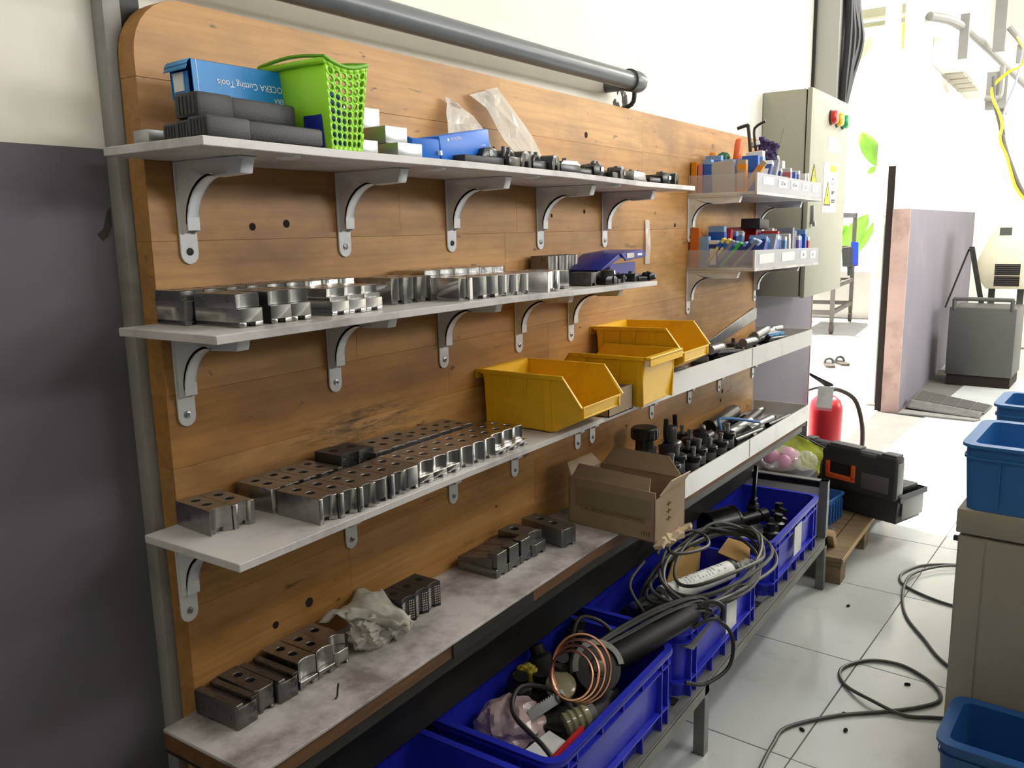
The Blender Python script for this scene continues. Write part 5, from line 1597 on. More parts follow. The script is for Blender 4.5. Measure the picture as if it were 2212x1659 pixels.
mat('toolbox_black', (.028, .028, .030), .55, var=.15, scale=12)
mat('toolbox_grey', '5a5757', .55, var=.08)
mat('toolbox_end_lit', (.22, .22, .22), .5, var=.1)  # light bounced off the floor, put into the end's lighter grey
mat('handle_orange', 'd9591f', .5, var=.06)
# toolbox: local x runs along its long side, y into its depth; lid tipped forward
p0, p1 = Vector((3.84, -.045, 0)), Vector((3.68, -.472, 0))
dv = (p1-p0); Lb = dv.length; yw = math.atan2(dv.y, dv.x)
t = thing('toolbox', 'black plastic toolbox with orange handle and grey panels standing on the pallet', 'toolbox', (p0.x, p0.y, .1065), (0, 0, yw))
Db = .205
m = MB()
m.loft([[(.012, .010, 0), (Lb-.012, .010, 0), (Lb-.012, Db-.01, 0), (.012, Db-.01, 0)],
        [(0, 0, .125), (Lb, 0, .125), (Lb, Db, .125), (0, Db, .125)],
        [(.004, .004, .125), (Lb-.004, .004, .125), (Lb-.004, Db-.004, .125), (.004, Db-.004, .125)],
        [(.014, .014, .006), (Lb-.014, .014, .006), (Lb-.014, Db-.014, .006), (.014, Db-.014, .006)]], cap0=True, cap1=True)
m.done('box_body', 'toolbox_black', t, bev=.003)
m = MB()
m.loft([[(-.006, -.006, z) for z in (0,)]*0 or [(x, y, z) for x, y in ((-.008, -.008), (Lb+.008, -.008), (Lb+.008, Db+.008), (-.008, Db+.008))] for z in (.110, .132)], cap0=False)
o = m.done('body_rim', 'toolbox_black', t, smooth=0); o.modifiers.new('s', 'SOLIDIFY').thickness = .006
MB().box(.03, Lb-.02, .03, Db-.02, .128, .150).done('inner_tray', 'toolbox_black', t, bev=.004)
# lid stands open towards the viewer: a shallow panel leaning over the front
lid = MB()
lid.box(.0, Lb, -.030, .034, .108, .298)
lo = lid.done('lid', 'toolbox_black', t, bev=.012, seg=3)
MB().box(.004, Lb*.24, -.0315, -.028, .150, .215).done('grey_panel', 'toolbox_grey', t, bev=.002)
MB().box(Lb*.66, Lb-.030, -.0315, -.028, .135, .205).done('grey_panel', 'toolbox_grey', t, bev=.002)
for xa, xb in ((.005, .05), (Lb*.30, Lb*.62), (Lb*.84, Lb*.99)):
    MB().box(xa, xb, -.024, .030, .296, .305).done('lid_ridge', 'toolbox_grey', t, bev=.004)
for xa, xb in ((.09, Lb*.28), (Lb*.64, Lb*.80)):
    MB().box(xa, xb, -.032, -.02, .276, .293).done('latch_recess', 'toolbox_grey', t, bev=.003)
m = MB()
hx0, hx1 = Lb*.29, Lb*.60
m.box(hx0, hx0+.018, -.040, -.030, .160, .225).box(hx1-.018, hx1, -.040, -.030, .160, .225).box(hx0, hx1, -.040, -.030, .150, .172)
m.done('handle', 'handle_orange', t, bev=.002)
MB().box(hx0+.018, hx1-.018, -.0312, -.0302, .172, .222).done('handle_recess', 'hole_dark', t, smooth=0)
MB().lathe([(.013, -.012), (.013, .012)], 16, (Lb+.002, .005, .112), (1, 0, 0)).done('hinge', 'toolbox_black', t)
MB().box(Lb-.0005, Lb+.004, .030, Db-.012, .020, .108).done('end_face', 'toolbox_end_lit', t, bev=.003)
MB().box(Lb-.001, Lb+.003, -.02, .026, .118, .270).done('lid_end', 'toolbox_end_lit', t, bev=.004)

# small blue basket, wooden offcut and bags on the near end of the pallet
t = thing('basket', 'small mid-blue plastic basket on the pallet before the toolbox', 'basket', (3.50, -.235, .1065), (0, 0, R(-8)))
mat('basket_blue', '2c62a6', .42, var=.05)
m = MB()
bx, by, bh = .17, .13, .115
m.loft([[(x, y, 0) for x, y in rrect(.01, bx-.01, .01, by-.01, .015, 3)], [(x, y, bh) for x, y in rrect(0, bx, 0, by, .02, 3)], [(x, y, bh) for x, y in rrect(.004, bx-.004, .004, by-.004, .018, 3)], [(x, y, .004) for x, y in rrect(.014, bx-.014, .014, by-.014, .013, 3)]], cap0=True, cap1=True)
m.done('basket_wall', 'basket_blue', t, smooth=40)
MB().loft([[(x, y, bh-.004) for x, y in rrect(-.006, bx+.006, -.006, by+.006, .022, 3)], [(x, y, bh+.003) for x, y in rrect(-.006, bx+.006, -.006, by+.006, .022, 3)], [(x, y, bh+.003) for x, y in rrect(.002, bx-.002, .002, by-.002, .018, 3)], [(x, y, bh-.004) for x, y in rrect(.002, bx-.002, .002, by-.002, .018, 3)]], close=True).done('rim', 'basket_blue', t, smooth=40)
for k in range(5): MB().box(.02+.03*k, .028+.03*k, -.004, .012, .01, bh-.02).done('rib', 'basket_blue', t, smooth=0)
tag(put(MB().box(0, .115, 0, .10, 0, .028).done('wood_offcut', 'pallet_edge', bev=.001), (3.245, -.315, .168), (R(8), R(48), R(4))), 'pale wooden offcut leaning behind the rack\'s end frame', 'offcut')
tag(MB().box(3.24, 3.38, -.29, -.16, .1065, .165).done('tray', 'black_plastic', bev=.006), 'low black tray on the pallet under the wooden offcut', 'tray')
mat('rag_olive', '9aa51e', .6, var=.15, scale=9, dirt='3c3c1a', damt=.5, dscale=8)
t = thing('folded_bag', 'olive green printed bag standing behind the rack\'s end frame', 'bag', (0, 0, 0))
sheet([(3.42, .005, .56), (3.66, -.165, .41), (3.60, -.165, .30), (3.36, .0, .42)], 12, 10, lambda u, v: (.006*math.sin(v*6), .012*noise.noise(Vector((u*4, v*4, 2))), .01*noise.noise(Vector((u*3, v*5, 7)))), 'bag_front', t, 'rag_olive', .003)
MB().tube([(3.425, .003, .56), (3.50, -.055, .515), (3.665, -.168, .408)], .004, 6, 4).done('bag_seam', 'box_black', t)
tag(MB().box(3.36, 3.62, -.15, .0, .1065, .30).done('carton', 'cardboard', bev=.003), 'brown box supporting the olive bag behind the rack', 'box')
tag(put(MB().box(0, .21, -.003, .003, 0, .10).done('black_sheet', 'box_black', smooth=0), (3.47, -.005, .475), (R(-8), R(16), R(-24))), 'thin black sheet behind the olive green bag', 'sheet')
tag(put(MB().box(0, .16, -.002, .002, 0, .012).done('wood_strip', 'pallet_edge', smooth=0), (3.52, -.02, .535), (0, R(14), R(-24))), 'pale strip of wood behind the olive green bag', 'strip')
mat('film_thin', (.80, .80, .80), .12, var=.1, scale=20, clear=.72)
mat('ball_pink', 'e58bc0', .4, var=.05)
for k, (x, y, z, r_) in enumerate(((3.30, -.045, .445, .034), (3.345, -.105, .443, .034), (3.27, -.11, .435, .028))):
    tag(MB().ball((x, y, z), r_, n=16).done('pink_ball', 'ball_pink', smooth=60), f'pink ball, {("left", "right", "front")[k]} of three in the clear bag behind the rack', 'ball', 'pink balls behind the rack')
tag(MB().crumple((3.31, -.085, .435), .085, .085, .055, .10, 1.7, 61, floor=False).done('plastic_bag', 'film_thin', smooth=15), 'clear bag wrapped around the pink balls', 'bag')
tag(MB().crumple((3.36, -.17, .425), .055, .05, .042, .14, 1.8, 62, floor=False).done('plastic_bag', 'film_thin', smooth=15), 'crumpled clear bag right of the pink balls', 'bag')
tag(MB().box(3.22, 3.40, -.21, -.01, .1065, .385).done('carton', 'toolbox_black', bev=.003), 'black box under the clear bags behind the rack', 'box')

# ---------------------------------------------------------------- fire extinguisher
mat('ext_red', (.52, .025, .035), .3, var=.06, scale=6)
t = thing('fire_extinguisher', 'red fire extinguisher with a paper tag standing by the doorway', 'fire extinguisher', (4.22, -.035, 0))
MB().lathe([(.074, 0), (.080, .006), (.080, .455), (.078, .475), (.068, .505), (.048, .525), (.024, .535), (.020, .545)], 32).done('cylinder', 'ext_red', t)
MB().lathe([(.018, .543), (.018, .575), (.012, .58)], 16).done('valve', 'steel_dark', t)
m = MB()
m.prism([(-.006, .575), (.030, .578), (.028, .588), (-.105, .655), (-.110, .648)], -.009, .009, 'x')
o = m.done('lever', 'black_oxide', t, bev=.001); o.rotation_euler = (0, 0, R(-150))
m = MB().tube([(0, 0, .562), (-.045, .035, .572), (-.09, .075, .560)], .006, 8, 4); m.done('grip', 'black_oxide', t)
MB().tube([(.01, -.005, .555), (.05, -.05, .553), (.095, -.115, .50), (.11, -.15, .38), (.115, -.155, .25), (.11, -.14, .10)], .011, 10, 8).done('hose', 'rubber', t)
o = MB().box(-.036, .036, -.0008, .0008, -.105, 0).done('paper_tag', 'paper', t, smooth=0); o.location = (-.088, -.018, .592); o.rotation_euler = (R(-6), R(4), R(-70))
o = MB().box(-.036, .036, -.0012, -.0004, -.118, -.104).done('tag_edge', 'box_pink', t, smooth=0); o.location = (-.088, -.018, .592); o.rotation_euler = (R(-6), R(4), R(-70))

# ---------------------------------------------------------------- machine cabinet with blue bins in the right foreground
mat('machine_beige', (.335, .31, .25), .5, var=.04, scale=12, bump=.1, bscale=900)
t = thing('machine_cabinet', 'beige sheet metal machine cabinet in the right foreground', 'cabinet', (2.285, -.826, 0), (0, 0, R(-4)))
MB().box(0, .95, -1.1, 0, .0, .585).done('cabinet_body', 'machine_beige', t, bev=.003)
MB().box(-.004, .955, -1.1, .006, .592, .655).done('top_slab', 'machine_beige', t, bev=.004)
MB().box(-.0025, .0005, -.060, -.004, .004, .580).done('corner_post', 'machine_beige', t, bev=.001, seg=1)
MB().box(-.0025, .0005, -1.09, -.064, .004, .580).done('side_panel', 'machine_beige', t, bev=.001, seg=1)
MB().box(.01, .022, .0, .012, .565, .578).done('hinge_pin', 'box_black', t, bev=.001)
mat('bin_blue', '2a6cae', .42, var=.05, scale=5, bump=.1, bscale=700)
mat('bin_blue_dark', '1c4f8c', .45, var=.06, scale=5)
def blue_bin(label, loc, rot, L, D_, Hh, mt='bin_blue'):
    t = thing('plastic_bin', label, 'bin', loc, rot, 'blue plastic bins around the machine cabinet')
    def rg(i, z, r): return [(x, y, z) for x, y in rrect(i, L-i, -D_+i, -i, r, 4)]
    m = MB().loft([rg(.012, 0, .03), rg(.003, Hh-.03, .035), rg(.003, Hh-.001, .035), rg(.022, Hh-.001, .02), rg(.026, .004, .02)], cap0=True, cap1=True)
    m.done('bin_wall', mt, t, smooth=40)
    MB().loft([rg(-.006, Hh-.005, .04), rg(-.006, Hh+.003, .04), rg(.022, Hh+.003, .02), rg(.022, Hh-.005, .02)], close=True).done('rim', mt, t, smooth=40)
    MB().loft([rg(.001, Hh-.034, .037), rg(-.001, Hh-.034, .037), rg(-.001, Hh-.028, .037), rg(.001, Hh-.028, .037)], close=True).done('band', mt, t, smooth=40)
    MB().box(-.002, .006, -.085, -.083, .01, Hh-.034).done('panel_seam', mt, t, smooth=0)
    return t
blue_bin('blue plastic bin standing on the beige machine cabinet', (2.275, -.822, .6555), (0, 0, R(-4)), .32, .48, .165)
blue_bin('second blue bin further back at the right edge, lower than the first', (2.98, -.835, .6555), (0, 0, R(-4)), .26, .40, .135)
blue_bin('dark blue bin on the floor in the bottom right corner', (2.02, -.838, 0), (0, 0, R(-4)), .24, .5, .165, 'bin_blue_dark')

# ---------------------------------------------------------------- cables on the tiles
def cable(name, pts, label, r=.0052):
    t = thing(name, label, 'cable', (0, 0, 0))
    MB().tube([(x, y, .0055+z) for x, y, z in pts], r, 8, 8).done('cable_sheath', 'cable_grey', t)
    return t
cable('floor_cable', [(1.80, -.47, 0), (1.94, -.458, 0), (2.05, -.455, 0), (2.144, -.464, 0), (2.27, -.56, 0), (2.36, -.665, 0), (2.43, -.74, .0), (2.50, -.79, 0), (2.56, -.785, 0), (2.62, -.74, 0), (2.665, -.665, .0), (2.65, -.585, 0),
                      (2.585, -.53, 0), (2.52, -.515, 0), (2.45, -.55, 0), (2.39, -.63, .010), (2.375, -.72, 0), (2.41, -.80, 0), (2.45, -.90, 0)], 'thick grey cable looping over the floor tiles before the machine cabinet')
cable('floor_cable', [(3.66, -.80, 0), (3.62, -.705, 0), (3.585, -.64, 0), (3.53, -.585, 0), (3.43, -.545, 0), (3.36, -.545, 0), (3.305, -.57, 0), (3.25, -.64, 0), (3.21, -.735, 0), (3.2, -.86, 0)], 'dark cable loop on the tiles, the far one running behind the cabinet')
cable('floor_cable', [(3.60, -.80, .011), (3.58, -.71, .011), (3.53, -.65, .011), (3.43, -.59, .011), (3.32, -.572, .012), (3.17, -.585, 0), (3.02, -.625, 0), (2.88, -.70, 0), (2.76, -.767, 0), (2.66, -.87, 0)], 'dark cable curving towards the viewer from the far loop')
for k, (x, y) in enumerate(((2.22, -.60), (2.30, -.58), (2.56, -.70), (3.02, -.43), (2.16, -.50))):
    tag(put(MB().crumple((0, 0, .003), .010, .006, .004, .3, 3, 70+k).done('metal_chip', 'hole_dark', smooth=0), (x, y, 0), (0, 0, k)), f'{ORD[k]} dark metal chip on the floor tiles near the cable loops', 'chip', 'metal chips on the tiles')
tag(put(MB().tube([(0, 0, .002), (.004, .001, .003), (.006, .001, .015), (.007, 0, .022)], .0014, 6, 3).done('bent_nail', 'steel_dark'), (.775, -.185, z4(.775)), (0, 0, 0)), 'small bent nail lying at the front of the lowest shelf', 'nail')
# ---------------------------------------------------------------- pipe over the board
t = thing('pipe', 'dark grey pipe running along the wall over the wooden board, capped at its right', 'pipe')
PY = -.052
MB().cyl((.2, PY, 1.700), (2.00, PY, 1.722), .0215, n=24).done('pipe_tube', 'pipe_grey', t)
MB().lathe([(.0225, 0), (.0255, .002), (.0265, .004), (.0265, .045), (.024, .060), (.016, .068), (0, .070)], 24, (1.985, PY, 1.722), (1, 0, .012)).done('end_fitting', 'pipe_grey', t)
MB().lathe([(.0272, .001), (.0272, .005)], 24, (1.985, PY, 1.722), (1, 0, .012)).done('fitting_lip', 'steel_dark', t)
MB().cyl((2.025, PY+.01, 1.722), (2.025, WY, 1.722), .018, n=16).done('wall_stub', 'pipe_grey', t)
MB().tube([(2.02, PY, 1.700), (2.022, PY+.01, 1.668), (2.026, WY-.012, 1.655)], .006, 8, 4).done('hook', 'steel_dark', t)
# scraped plaster around the pipe end
m = MB()
for k in range(16):
    a = rng.uniform(0, 2*PI)
    x, z = 2.10+.045*math.cos(a)*rng.uniform(.3, 1), 1.695+.05*math.sin(a)*rng.uniform(.3, 1)
    pts = [(x+rng.uniform(.004, .012)*math.cos(q), z+rng.uniform(.006, .02)*math.sin(q)) for q in (2*PI*i/7 for i in range(7))]
    m.prism(pts, WY-.0004-.0001*k, WY+.001, 'y')
o = m.done('trim_6', 'stain', smooth=0); struct(o)
m = MB().prism([(.615, 1.365), (.624, 1.372), (.632, 1.395), (.637, 1.40), (.636, 1.375), (.630, 1.362), (.622, 1.356)], WY-.0006, WY+.001, 'y')
struct(m.done('trim_7', 'stain', smooth=0))

# ---------------------------------------------------------------- electrical cabinet, trunking, cables
CX0, CX1, CY, CZ0, CZ1 = 3.29, 3.86, -.155, 1.085, 1.852
mat('trunk_grey', (.50, .50, .47), .5, var=.04)
t = thing('electrical_cabinet', 'tall grey-green electrical cabinet mounted on the wall right of the board', 'cabinet')
MB().box(CX0, CX1, CY+.022, WY-.001, CZ0, CZ1).done('cabinet_body', 'cabinet', t, bev=.004)
MB().box(CX0+.004, CX1-.004, CY+.018, CY+.023, CZ0+.004, CZ1-.004).done('door_gasket', 'hole_dark', t, smooth=0)
dr = MB().box(CX0-.002, CX1+.002, CY, CY+.018, CZ0-.002, CZ1+.002).done('door', 'cabinet', t, bev=.003)
mat('lamp_red', 'd6251f', .25, coat=.5); mat('lamp_yellow', 'f2c31b', .25, coat=.5); mat('lamp_green', '12a860', .25, coat=.5)
mat('warn_yellow', 'f4e21c', .5, var=.02); mat('paper_white', (.82, .82, .80), .6, var=.03)
for k, c in enumerate(('lamp_red', 'lamp_yellow', 'lamp_green')):
    x, z = CX0+.275+.095*k, 1.772
    o = MB().lathe([(.030, 0), (.030, .004), (.024, .006)], 20, (x, CY, z), (0, -1, 0)).done('lamp_bezel', 'box_black', t)
    MB().lathe([(.026, .004), (.027, .020), (.022, .026), (0, .028)], 20, (x, CY, z), (0, -1, 0)).done('indicator_lens', c, o)
def warn(parent, x, z, s, name='warning_sign'):
    o = MB().prism([(x-s*.5, z-s*.45), (x+s*.5, z-s*.45), (x, z+s*.45)], CY-.0022, CY-.0012, 'y').done(name, 'warn_yellow', parent, smooth=0)
    m = MB()
    e = s*.06
    P = [(x-s*.5, z-s*.45), (x+s*.5, z-s*.45), (x, z+s*.45)]
    c = (x, z-s*.15)
    for i in range(3):
        a, b = P[i], P[(i+1) % 3]
        m.prism([a, b, (lerp(b[0], c[0], .16), lerp(b[1], c[1], .16)), (lerp(a[0], c[0], .16), lerp(a[1], c[1], .16))], CY-.0028, CY-.002, 'y')
    m.prism([(x+.06*s, z+.18*s), (x-.08*s, z-.10*s), (x+.01*s, z-.09*s), (x-.04*s, z-.30*s), (x+.10*s, z-.02*s), (x+.015*s, z-.03*s)], CY-.0028, CY-.002, 'y')
    m.done('sign_mark', 'print_black', o, smooth=0)
    return o
warn(t, CX0+.055, 1.545, .085)
n_ = MB().box(CX0+.205, CX0+.42, CY-.0012, CY, 1.405, 1.60).done('notice', 'paper_white', t, smooth=0)
MB().box(CX0+.295, CX0+.40, CY-.0018, CY-.001, 1.565, 1.592).done('notice_band', 'warn_yellow', n_, smooth=0)
warn(t, CX0+.268, 1.480, .105)
m = MB()
for k, (za, wd) in enumerate(((1.535, .02), (1.515, .012), (1.485, .045), (1.478, .03), (1.452, .06), (1.444, .055))):
    m.box(CX0+.335, CX0+.335+wd, CY-.0018, CY-.001, za, za+.006)
m.done('print', 'print_black', n_, smooth=0)
MB().box(CX0+.25, CX0+.40, CY-.0012, CY, 1.645, 1.70).done('paper_note', 'paper_white', t, smooth=0)
m = MB().box(CX0+.038, CX0+.052, CY-.012, CY, 1.36, 1.43).box(CX0+.030, CX0+.050, CY-.020, CY-.010, 1.352, 1.37)
m.done('door_latch', 'tool_steel', t, bev=.001)
t = thing('cable_trunking', 'wide pale steel trunking rising from the cabinet up the wall', 'trunking')
MB().box(3.955, 4.09, -.078, WY-.001, CZ1-.3, 4.98).done('trunking_cover', 'trunk_grey', t, bev=.003)
MB().box(3.945, 3.955, WY-.012, WY-.001, CZ1-.3, 4.98).done('trunking_edge', 'steel_dark', t, smooth=0)
t = thing('cable_bundle', 'bundle of thick black cables hanging along the trunking by the doorway', 'cable')
for k in range(6):
    dx = .026*k
    MB().tube([(3.99+dx*.15, -.098, 1.86), (3.99+dx*.5, -.100-.010*(k % 2), 1.98), (4.0+dx*1.0, -.105-.012*(k % 3), 2.15), (4.0+dx*1.1, -.103, 2.32), (3.99+dx*1.0, -.10, 2.6), (3.99+dx, -.10, 4.9)], .016, 8, 5).done('cable_sheath', 'cable_black', t)

# ---------------------------------------------------------------- sliding gate frame at the far side of the doorway
mat('gate_white', 'e4e4da', .45, var=.06, scale=5, dirt='6d675c', damt=.4, dscale=6, dlo=.56, dhi=.74)
t = thing('sliding_gate', 'white steel gate frame, pushed open at the far side of the doorway', 'gate')
MB().box(6.70, 6.77, .20, .275, .02, 3.0).done('gate_post', 'gate_white', t, bev=.003)
MB().box(6.82, 6.87, .20, .27, .02, 3.0).done('gate_post', 'gate_white', t, bev=.003)
for z in (.10, .72, 1.55, 2.4): MB().box(6.765, 6.83, .215, .255, z, z+.09).done('cross_bar', 'gate_white', t, bev=.002)
o = MB().box(6.60, 6.70, .185, .20, 1.37, 1.42).done('lock_plate', 'gate_white', t, bev=.003)
MB().lathe([(.024, 0), (.024, .012), (.012, .012), (.012, 0)], 16, (6.60, .19, 1.37), (0, -1, 0), cap=False).done('lock_ring', 'gate_white', o)
struct(MB().box(6.512, 6.528, .113, .160, .0, 1.75).done('trim_8', 'hole_dark', smooth=0))

# ---------------------------------------------------------------- yard: trolley, shoes, plants, roof beams
mat('trolley_steel', (.13, .12, .105), .6, .1, var=.15, scale=7, dirt='6b5845', damt=.5, dscale=6)
mat('caster', (.08, .065, .05), .7)
mat('leaf', (.30, .62, .06), .45, var=.2, scale=6)
mat('brick_orange', 'c8763f', .8, var=.2)
t = thing('trolley', 'steel trolley frame on casters standing in the bright yard', 'trolley', (10.9, 1.50, 0), (0, 0, R(4)))
TL, TW = 1.5, .62
posts = [(0, 0), (TL, 0), (0, TW), (TL, TW)]
for (x, y) in posts: MB().box(x, x+.05, y, y+.05, .16, 1.50).done('post', 'trolley_steel', t, bev=.004)
for z in (.24, .56, 1.0, 1.44):
    for y in (0, TW): MB().box(.05, TL, y+.008, y+.042, z, z+.055).done('rail', 'trolley_steel', t, bev=.002)
    for x in (0, TL): MB().box(x+.008, x+.042, .05, TW, z, z+.055).done('rail', 'trolley_steel', t, bev=.002)
MB().box(.05, TL, .05, TW, .57, .585).done('shelf_plate', 'trolley_steel', t, smooth=0)
for (x, y) in posts:
    c = MB().box(x+.005, x+.045, y+.005, y+.045, .10, .165).done('caster_fork', 'caster', t, bev=.003)
    MB().cyl((x+.025, y+.004, .07), (x+.025, y+.046, .07), .07, n=18).done('caster_wheel', 'caster', c, bev=.006)
for k in range(10):
    x, y = 11.05+.12*k+rng.uniform(-.02, .02), 1.72+rng.uniform(-.04, .2)
    tag(put(MB().box(-.06, .06, -.035, .035, 0, .045).done('brick_piece', 'brick_orange', bev=.008), (x, y, .588), (0, 0, rng.uniform(0, 3))), f'{ORD[k]} orange offcut from the left heaped on the trolley\'s shelf', 'offcut', 'orange offcuts on the trolley')
mat('cloth_dark', '40443f', .9, var=.15); mat('cloth_blue', '2448d8', .7, var=.1)
t = thing('hanging_cloth', 'dark work clothes hung over the trolley\'s rail', 'clothes', (0, 0, 0))
sheet([(11.12, 1.475, 1.065), (11.62, 1.475, 1.06), (11.60, 1.46, .80), (11.14, 1.46, .83)], 10, 8, lambda u, v: (0, .02*math.sin(u*12), 0), 'cloth_panel', t, 'cloth_dark', .01)
sheet([(11.45, 1.47, .82), (11.62, 1.47, .82), (11.60, 1.46, .70), (11.46, 1.46, .70)], 5, 4, lambda u, v: (0, .02*math.sin(u*8), 0), 'cloth_leg', t, 'cloth_dark', .01)
t = thing('hanging_bag', 'bright blue bag hanging on the trolley beside the dark clothes', 'bag', (0, 0, 0))
sheet([(11.60, 1.455, 1.13), (11.85, 1.455, 1.10), (11.80, 1.44, .80), (11.64, 1.44, .84)], 8, 8, lambda u, v: (0, .03*math.sin(u*7+1), 0), 'bag_panel', t, 'cloth_blue', .012)
for k, (x, y, a) in enumerate(((8.45, .95, 20), (8.62, .88, 35))):
    t = thing('sandal', f'{("left", "right")[k]} grey sandal left on the bright yard floor', 'sandal', (x, y, -.005), (0, 0, R(a)), 'sandals in the yard')
    MB().prism(rrect(-.14, .14, -.045, .045, .042, 4), 0, .022, 'z').done('sole', 'caster', t)
    MB().tube([(.02, -.042, .02), (.03, -.03, .055), (.03, 0, .068), (.03, .03, .055), (.02, .042, .02)], .012, 8, 4).done('strap', 'cable_grey', t)
leaf_material = 'leaf'
def leaf(t, base, tip, wid, bend, k):
    m = MB()
    b_, e_ = Vector(base), Vector(tip)
    side = (e_-b_).cross(Vector((.55, .83, 0))).normalized()
    rows_ = []
    for i in range(9):
        u = i/8
        c = b_.lerp(e_, u)+Vector((0, 0, bend*math.sin(PI*u)))
        wv = wid*math.sin(PI*min(1, .08+u*.92))**.7
        rows_.append([m.v(c+side*wv*s+Vector((0, 0, -.25*wv*abs(s)))) for s in (-1, 0, 1)])
    for A, B in zip(rows_, rows_[1:]):
        m.f([A[0], A[1], B[1], B[0]]); m.f([A[1], A[2], B[2], B[1]])
    o = m.done('leaf', leaf_material, t, smooth=60)
    o.modifiers.new('s', 'SOLIDIFY').thickness = .006
def banana(label, x, y, leaves):
    t = thing('banana_plant', label, 'plant', (0, 0, 0))
    MB().cyl((x, y, 0), (x+.1, y, leaves[0][0][2]), .09, .06, 12).done('stem', 'leaf', t)
    for k, (b_, e_, wd, bd) in enumerate(leaves): leaf(t, b_, e_, wd, bd, k)
banana('banana plant with one broad leaf seen high through the doorway', 14.3, 2.45, [((14.05, 1.68, 2.24), (14.0, 1.96, 2.74), .17, .04), ((14.1, 1.66, 2.24), (14.0, 1.60, 2.12), .05, 0), ((14.1, 1.74, 2.2), (14.05, 1.84, 2.12), .05, 0)])
banana('lower banana plant glimpsed behind the trolley', 13.6, 2.5, [((13.6, 2.05, .95), (13.7, 1.72, 1.50), .17, .05), ((13.6, 2.1, .9), (13.5, 2.0, 1.35), .12, .1), ((13.8, 1.9, .9), (13.9, 1.62, 1.45), .07, .0)])
mat('leaf_hazed', (.78, .92, .42), .5, var=.1, scale=6)  # haze of the bright yard put into the leaf colour
leaf_material = 'leaf_hazed'
banana('tall plant with haze painted into its pale leaves, top of the doorway', 17.5, 3.2, [((17.5, 2.75, 4.35), (17.0, 2.45, 4.0), .16, .05), ((17.5, 2.8, 4.4), (17.3, 2.6, 4.75), .16, .05), ((17.5, 2.8, 3.0), (17.4, 2.6, 3.1), .10, .02)])
tag(MB().tube([(17.0, 1.95, 4.95), (17.0, 1.95, 4.55), (17.0, 1.93, 4.40)], .04, 6, 3).tube([(17.0, 1.95, 4.90), (17.0, 1.6, 5.2), (17.0, 1.2, 5.2), (17.0, 1.1, 0.0)], .012, 6, 4).done('hanging_flower', 'warn_yellow'), 'small yellow flower hanging at the top of the doorway', 'flower')
mat('beam_grey', '8a8a72', .7)
t = thing('roof_frame', 'two thin grey roof beams crossing the top of the doorway outside', 'beam')
MB().box(9.0, 9.08, .25, 6, 3.29, 3.37).done('beam', 'beam_grey', t, smooth=0)
MB().box(9.3, 9.34, .25, 6, 3.27, 3.31).done('beam', 'beam_grey', t, smooth=0)
t = thing('yard_wall', 'low bright yard wall beyond the trolley', 'wall')
MB().box(12.9, 13.0, .6, 9, 0, .62).done('wall_panel', 'concrete', t, smooth=0)
MB().box(12.88, 13.02, .6, 9, .62, .68).done('coping', 'concrete', t, smooth=0)

# ---------------------------------------------------------------- far end of the room
mat('bin_steel', (.075, .077, .07), .5, .2, var=.08, scale=10)
t = thing('waste_bin', 'square dark grey steel bin with a tubular handle at the far end', 'bin', (7.88, -.13, 0), (0, 0, R(-3)))
MB().box(0, .5, -.49, 0, .09, .655).done('bin_body', 'bin_steel', t, bev=.004)
MB().box(.01, .49, -.48, -.01, .0, .09).done('plinth', 'hole_dark', t, smooth=0)
MB().tube([(.01, -.035, .64), (.01, -.035, .715), (.01, -.06, .725), (.01, -.43, .725), (.01, -.455, .715), (.01, -.455, .64)], .018, 8, 4).done('handle', 'bin_steel', t)
t = thing('steel_bar', 'dark square steel bar leaning on the far wall behind the grey bin', 'bar', (0, 0, 0))
m = MB().prism([(-.185, 1.14), (-.225, 1.14), (-.335, .64), (-.295, .64)], 8.42, 8.46, 'x')
m.done('bar', 'steel_dark', t, smooth=0)
MB().cyl((8.45, -.03, .6), (8.45, -.185, 1.12), .008, n=8).done('strut', 'steel_dark', t)
mat('cream', 'd8d2b8', .5, var=.05, scale=8, dirt='8a826c', damt=.4, dscale=5, dlo=.55, dhi=.75)
t = thing('conveyor_end', 'cream kite-shaped machine hood with black vents at the right edge', 'machine hood', (8.45, 0, 0))
MB().prism([(-.225, .935), (-.335, .775), (-.95, .775), (-.95, 1.03), (-.66, 1.20), (-.54, 1.335), (-.385, 1.335)], 0, .5, 'x').done('hood', 'cream', t, bev=.006)
MB().box(-.004, .002, -.60, -.40, .98, 1.01).b.free()
o = MB().box(-.004, .002, -.585, -.395, .895, .99).done('vent', 'hole_dark', t, smooth=0)
for k in range(5): MB().box(-.007, -.003, -.58, -.40, .903+.018*k, .908+.018*k).done('vent_slat', 'bin_steel', o, smooth=0)
o = MB().box(-.004, .002, -.585, -.395, .80, .885).done('vent', 'hole_dark', t, smooth=0)
for k in range(5): MB().box(-.007, -.003, -.58, -.40, .808+.016*k, .813+.016*k).done('vent_slat', 'bin_steel', o, smooth=0)
MB().box(-.004, .002, -.50, -.41, 1.235, 1.30).done('handle_slot', 'bin_steel', t, smooth=0)
for y in (-.40, -.62): MB().box(.1, .16, y, y+.05, 0, .776).done('leg', 'bin_steel', t, smooth=0)
mat('mat_dark', (.055, .055, .052), .9, var=.2, scale=30)
mat('mat_under', (.12, .118, .11), .9, var=.2, scale=20)
mat('mat_grey', (.22, .215, .20), .9, var=.15, scale=20)
t = thing('floor_mat', 'dark ridged rubber mat with a curled front edge by the far wall', 'mat', (0, 0, 0))
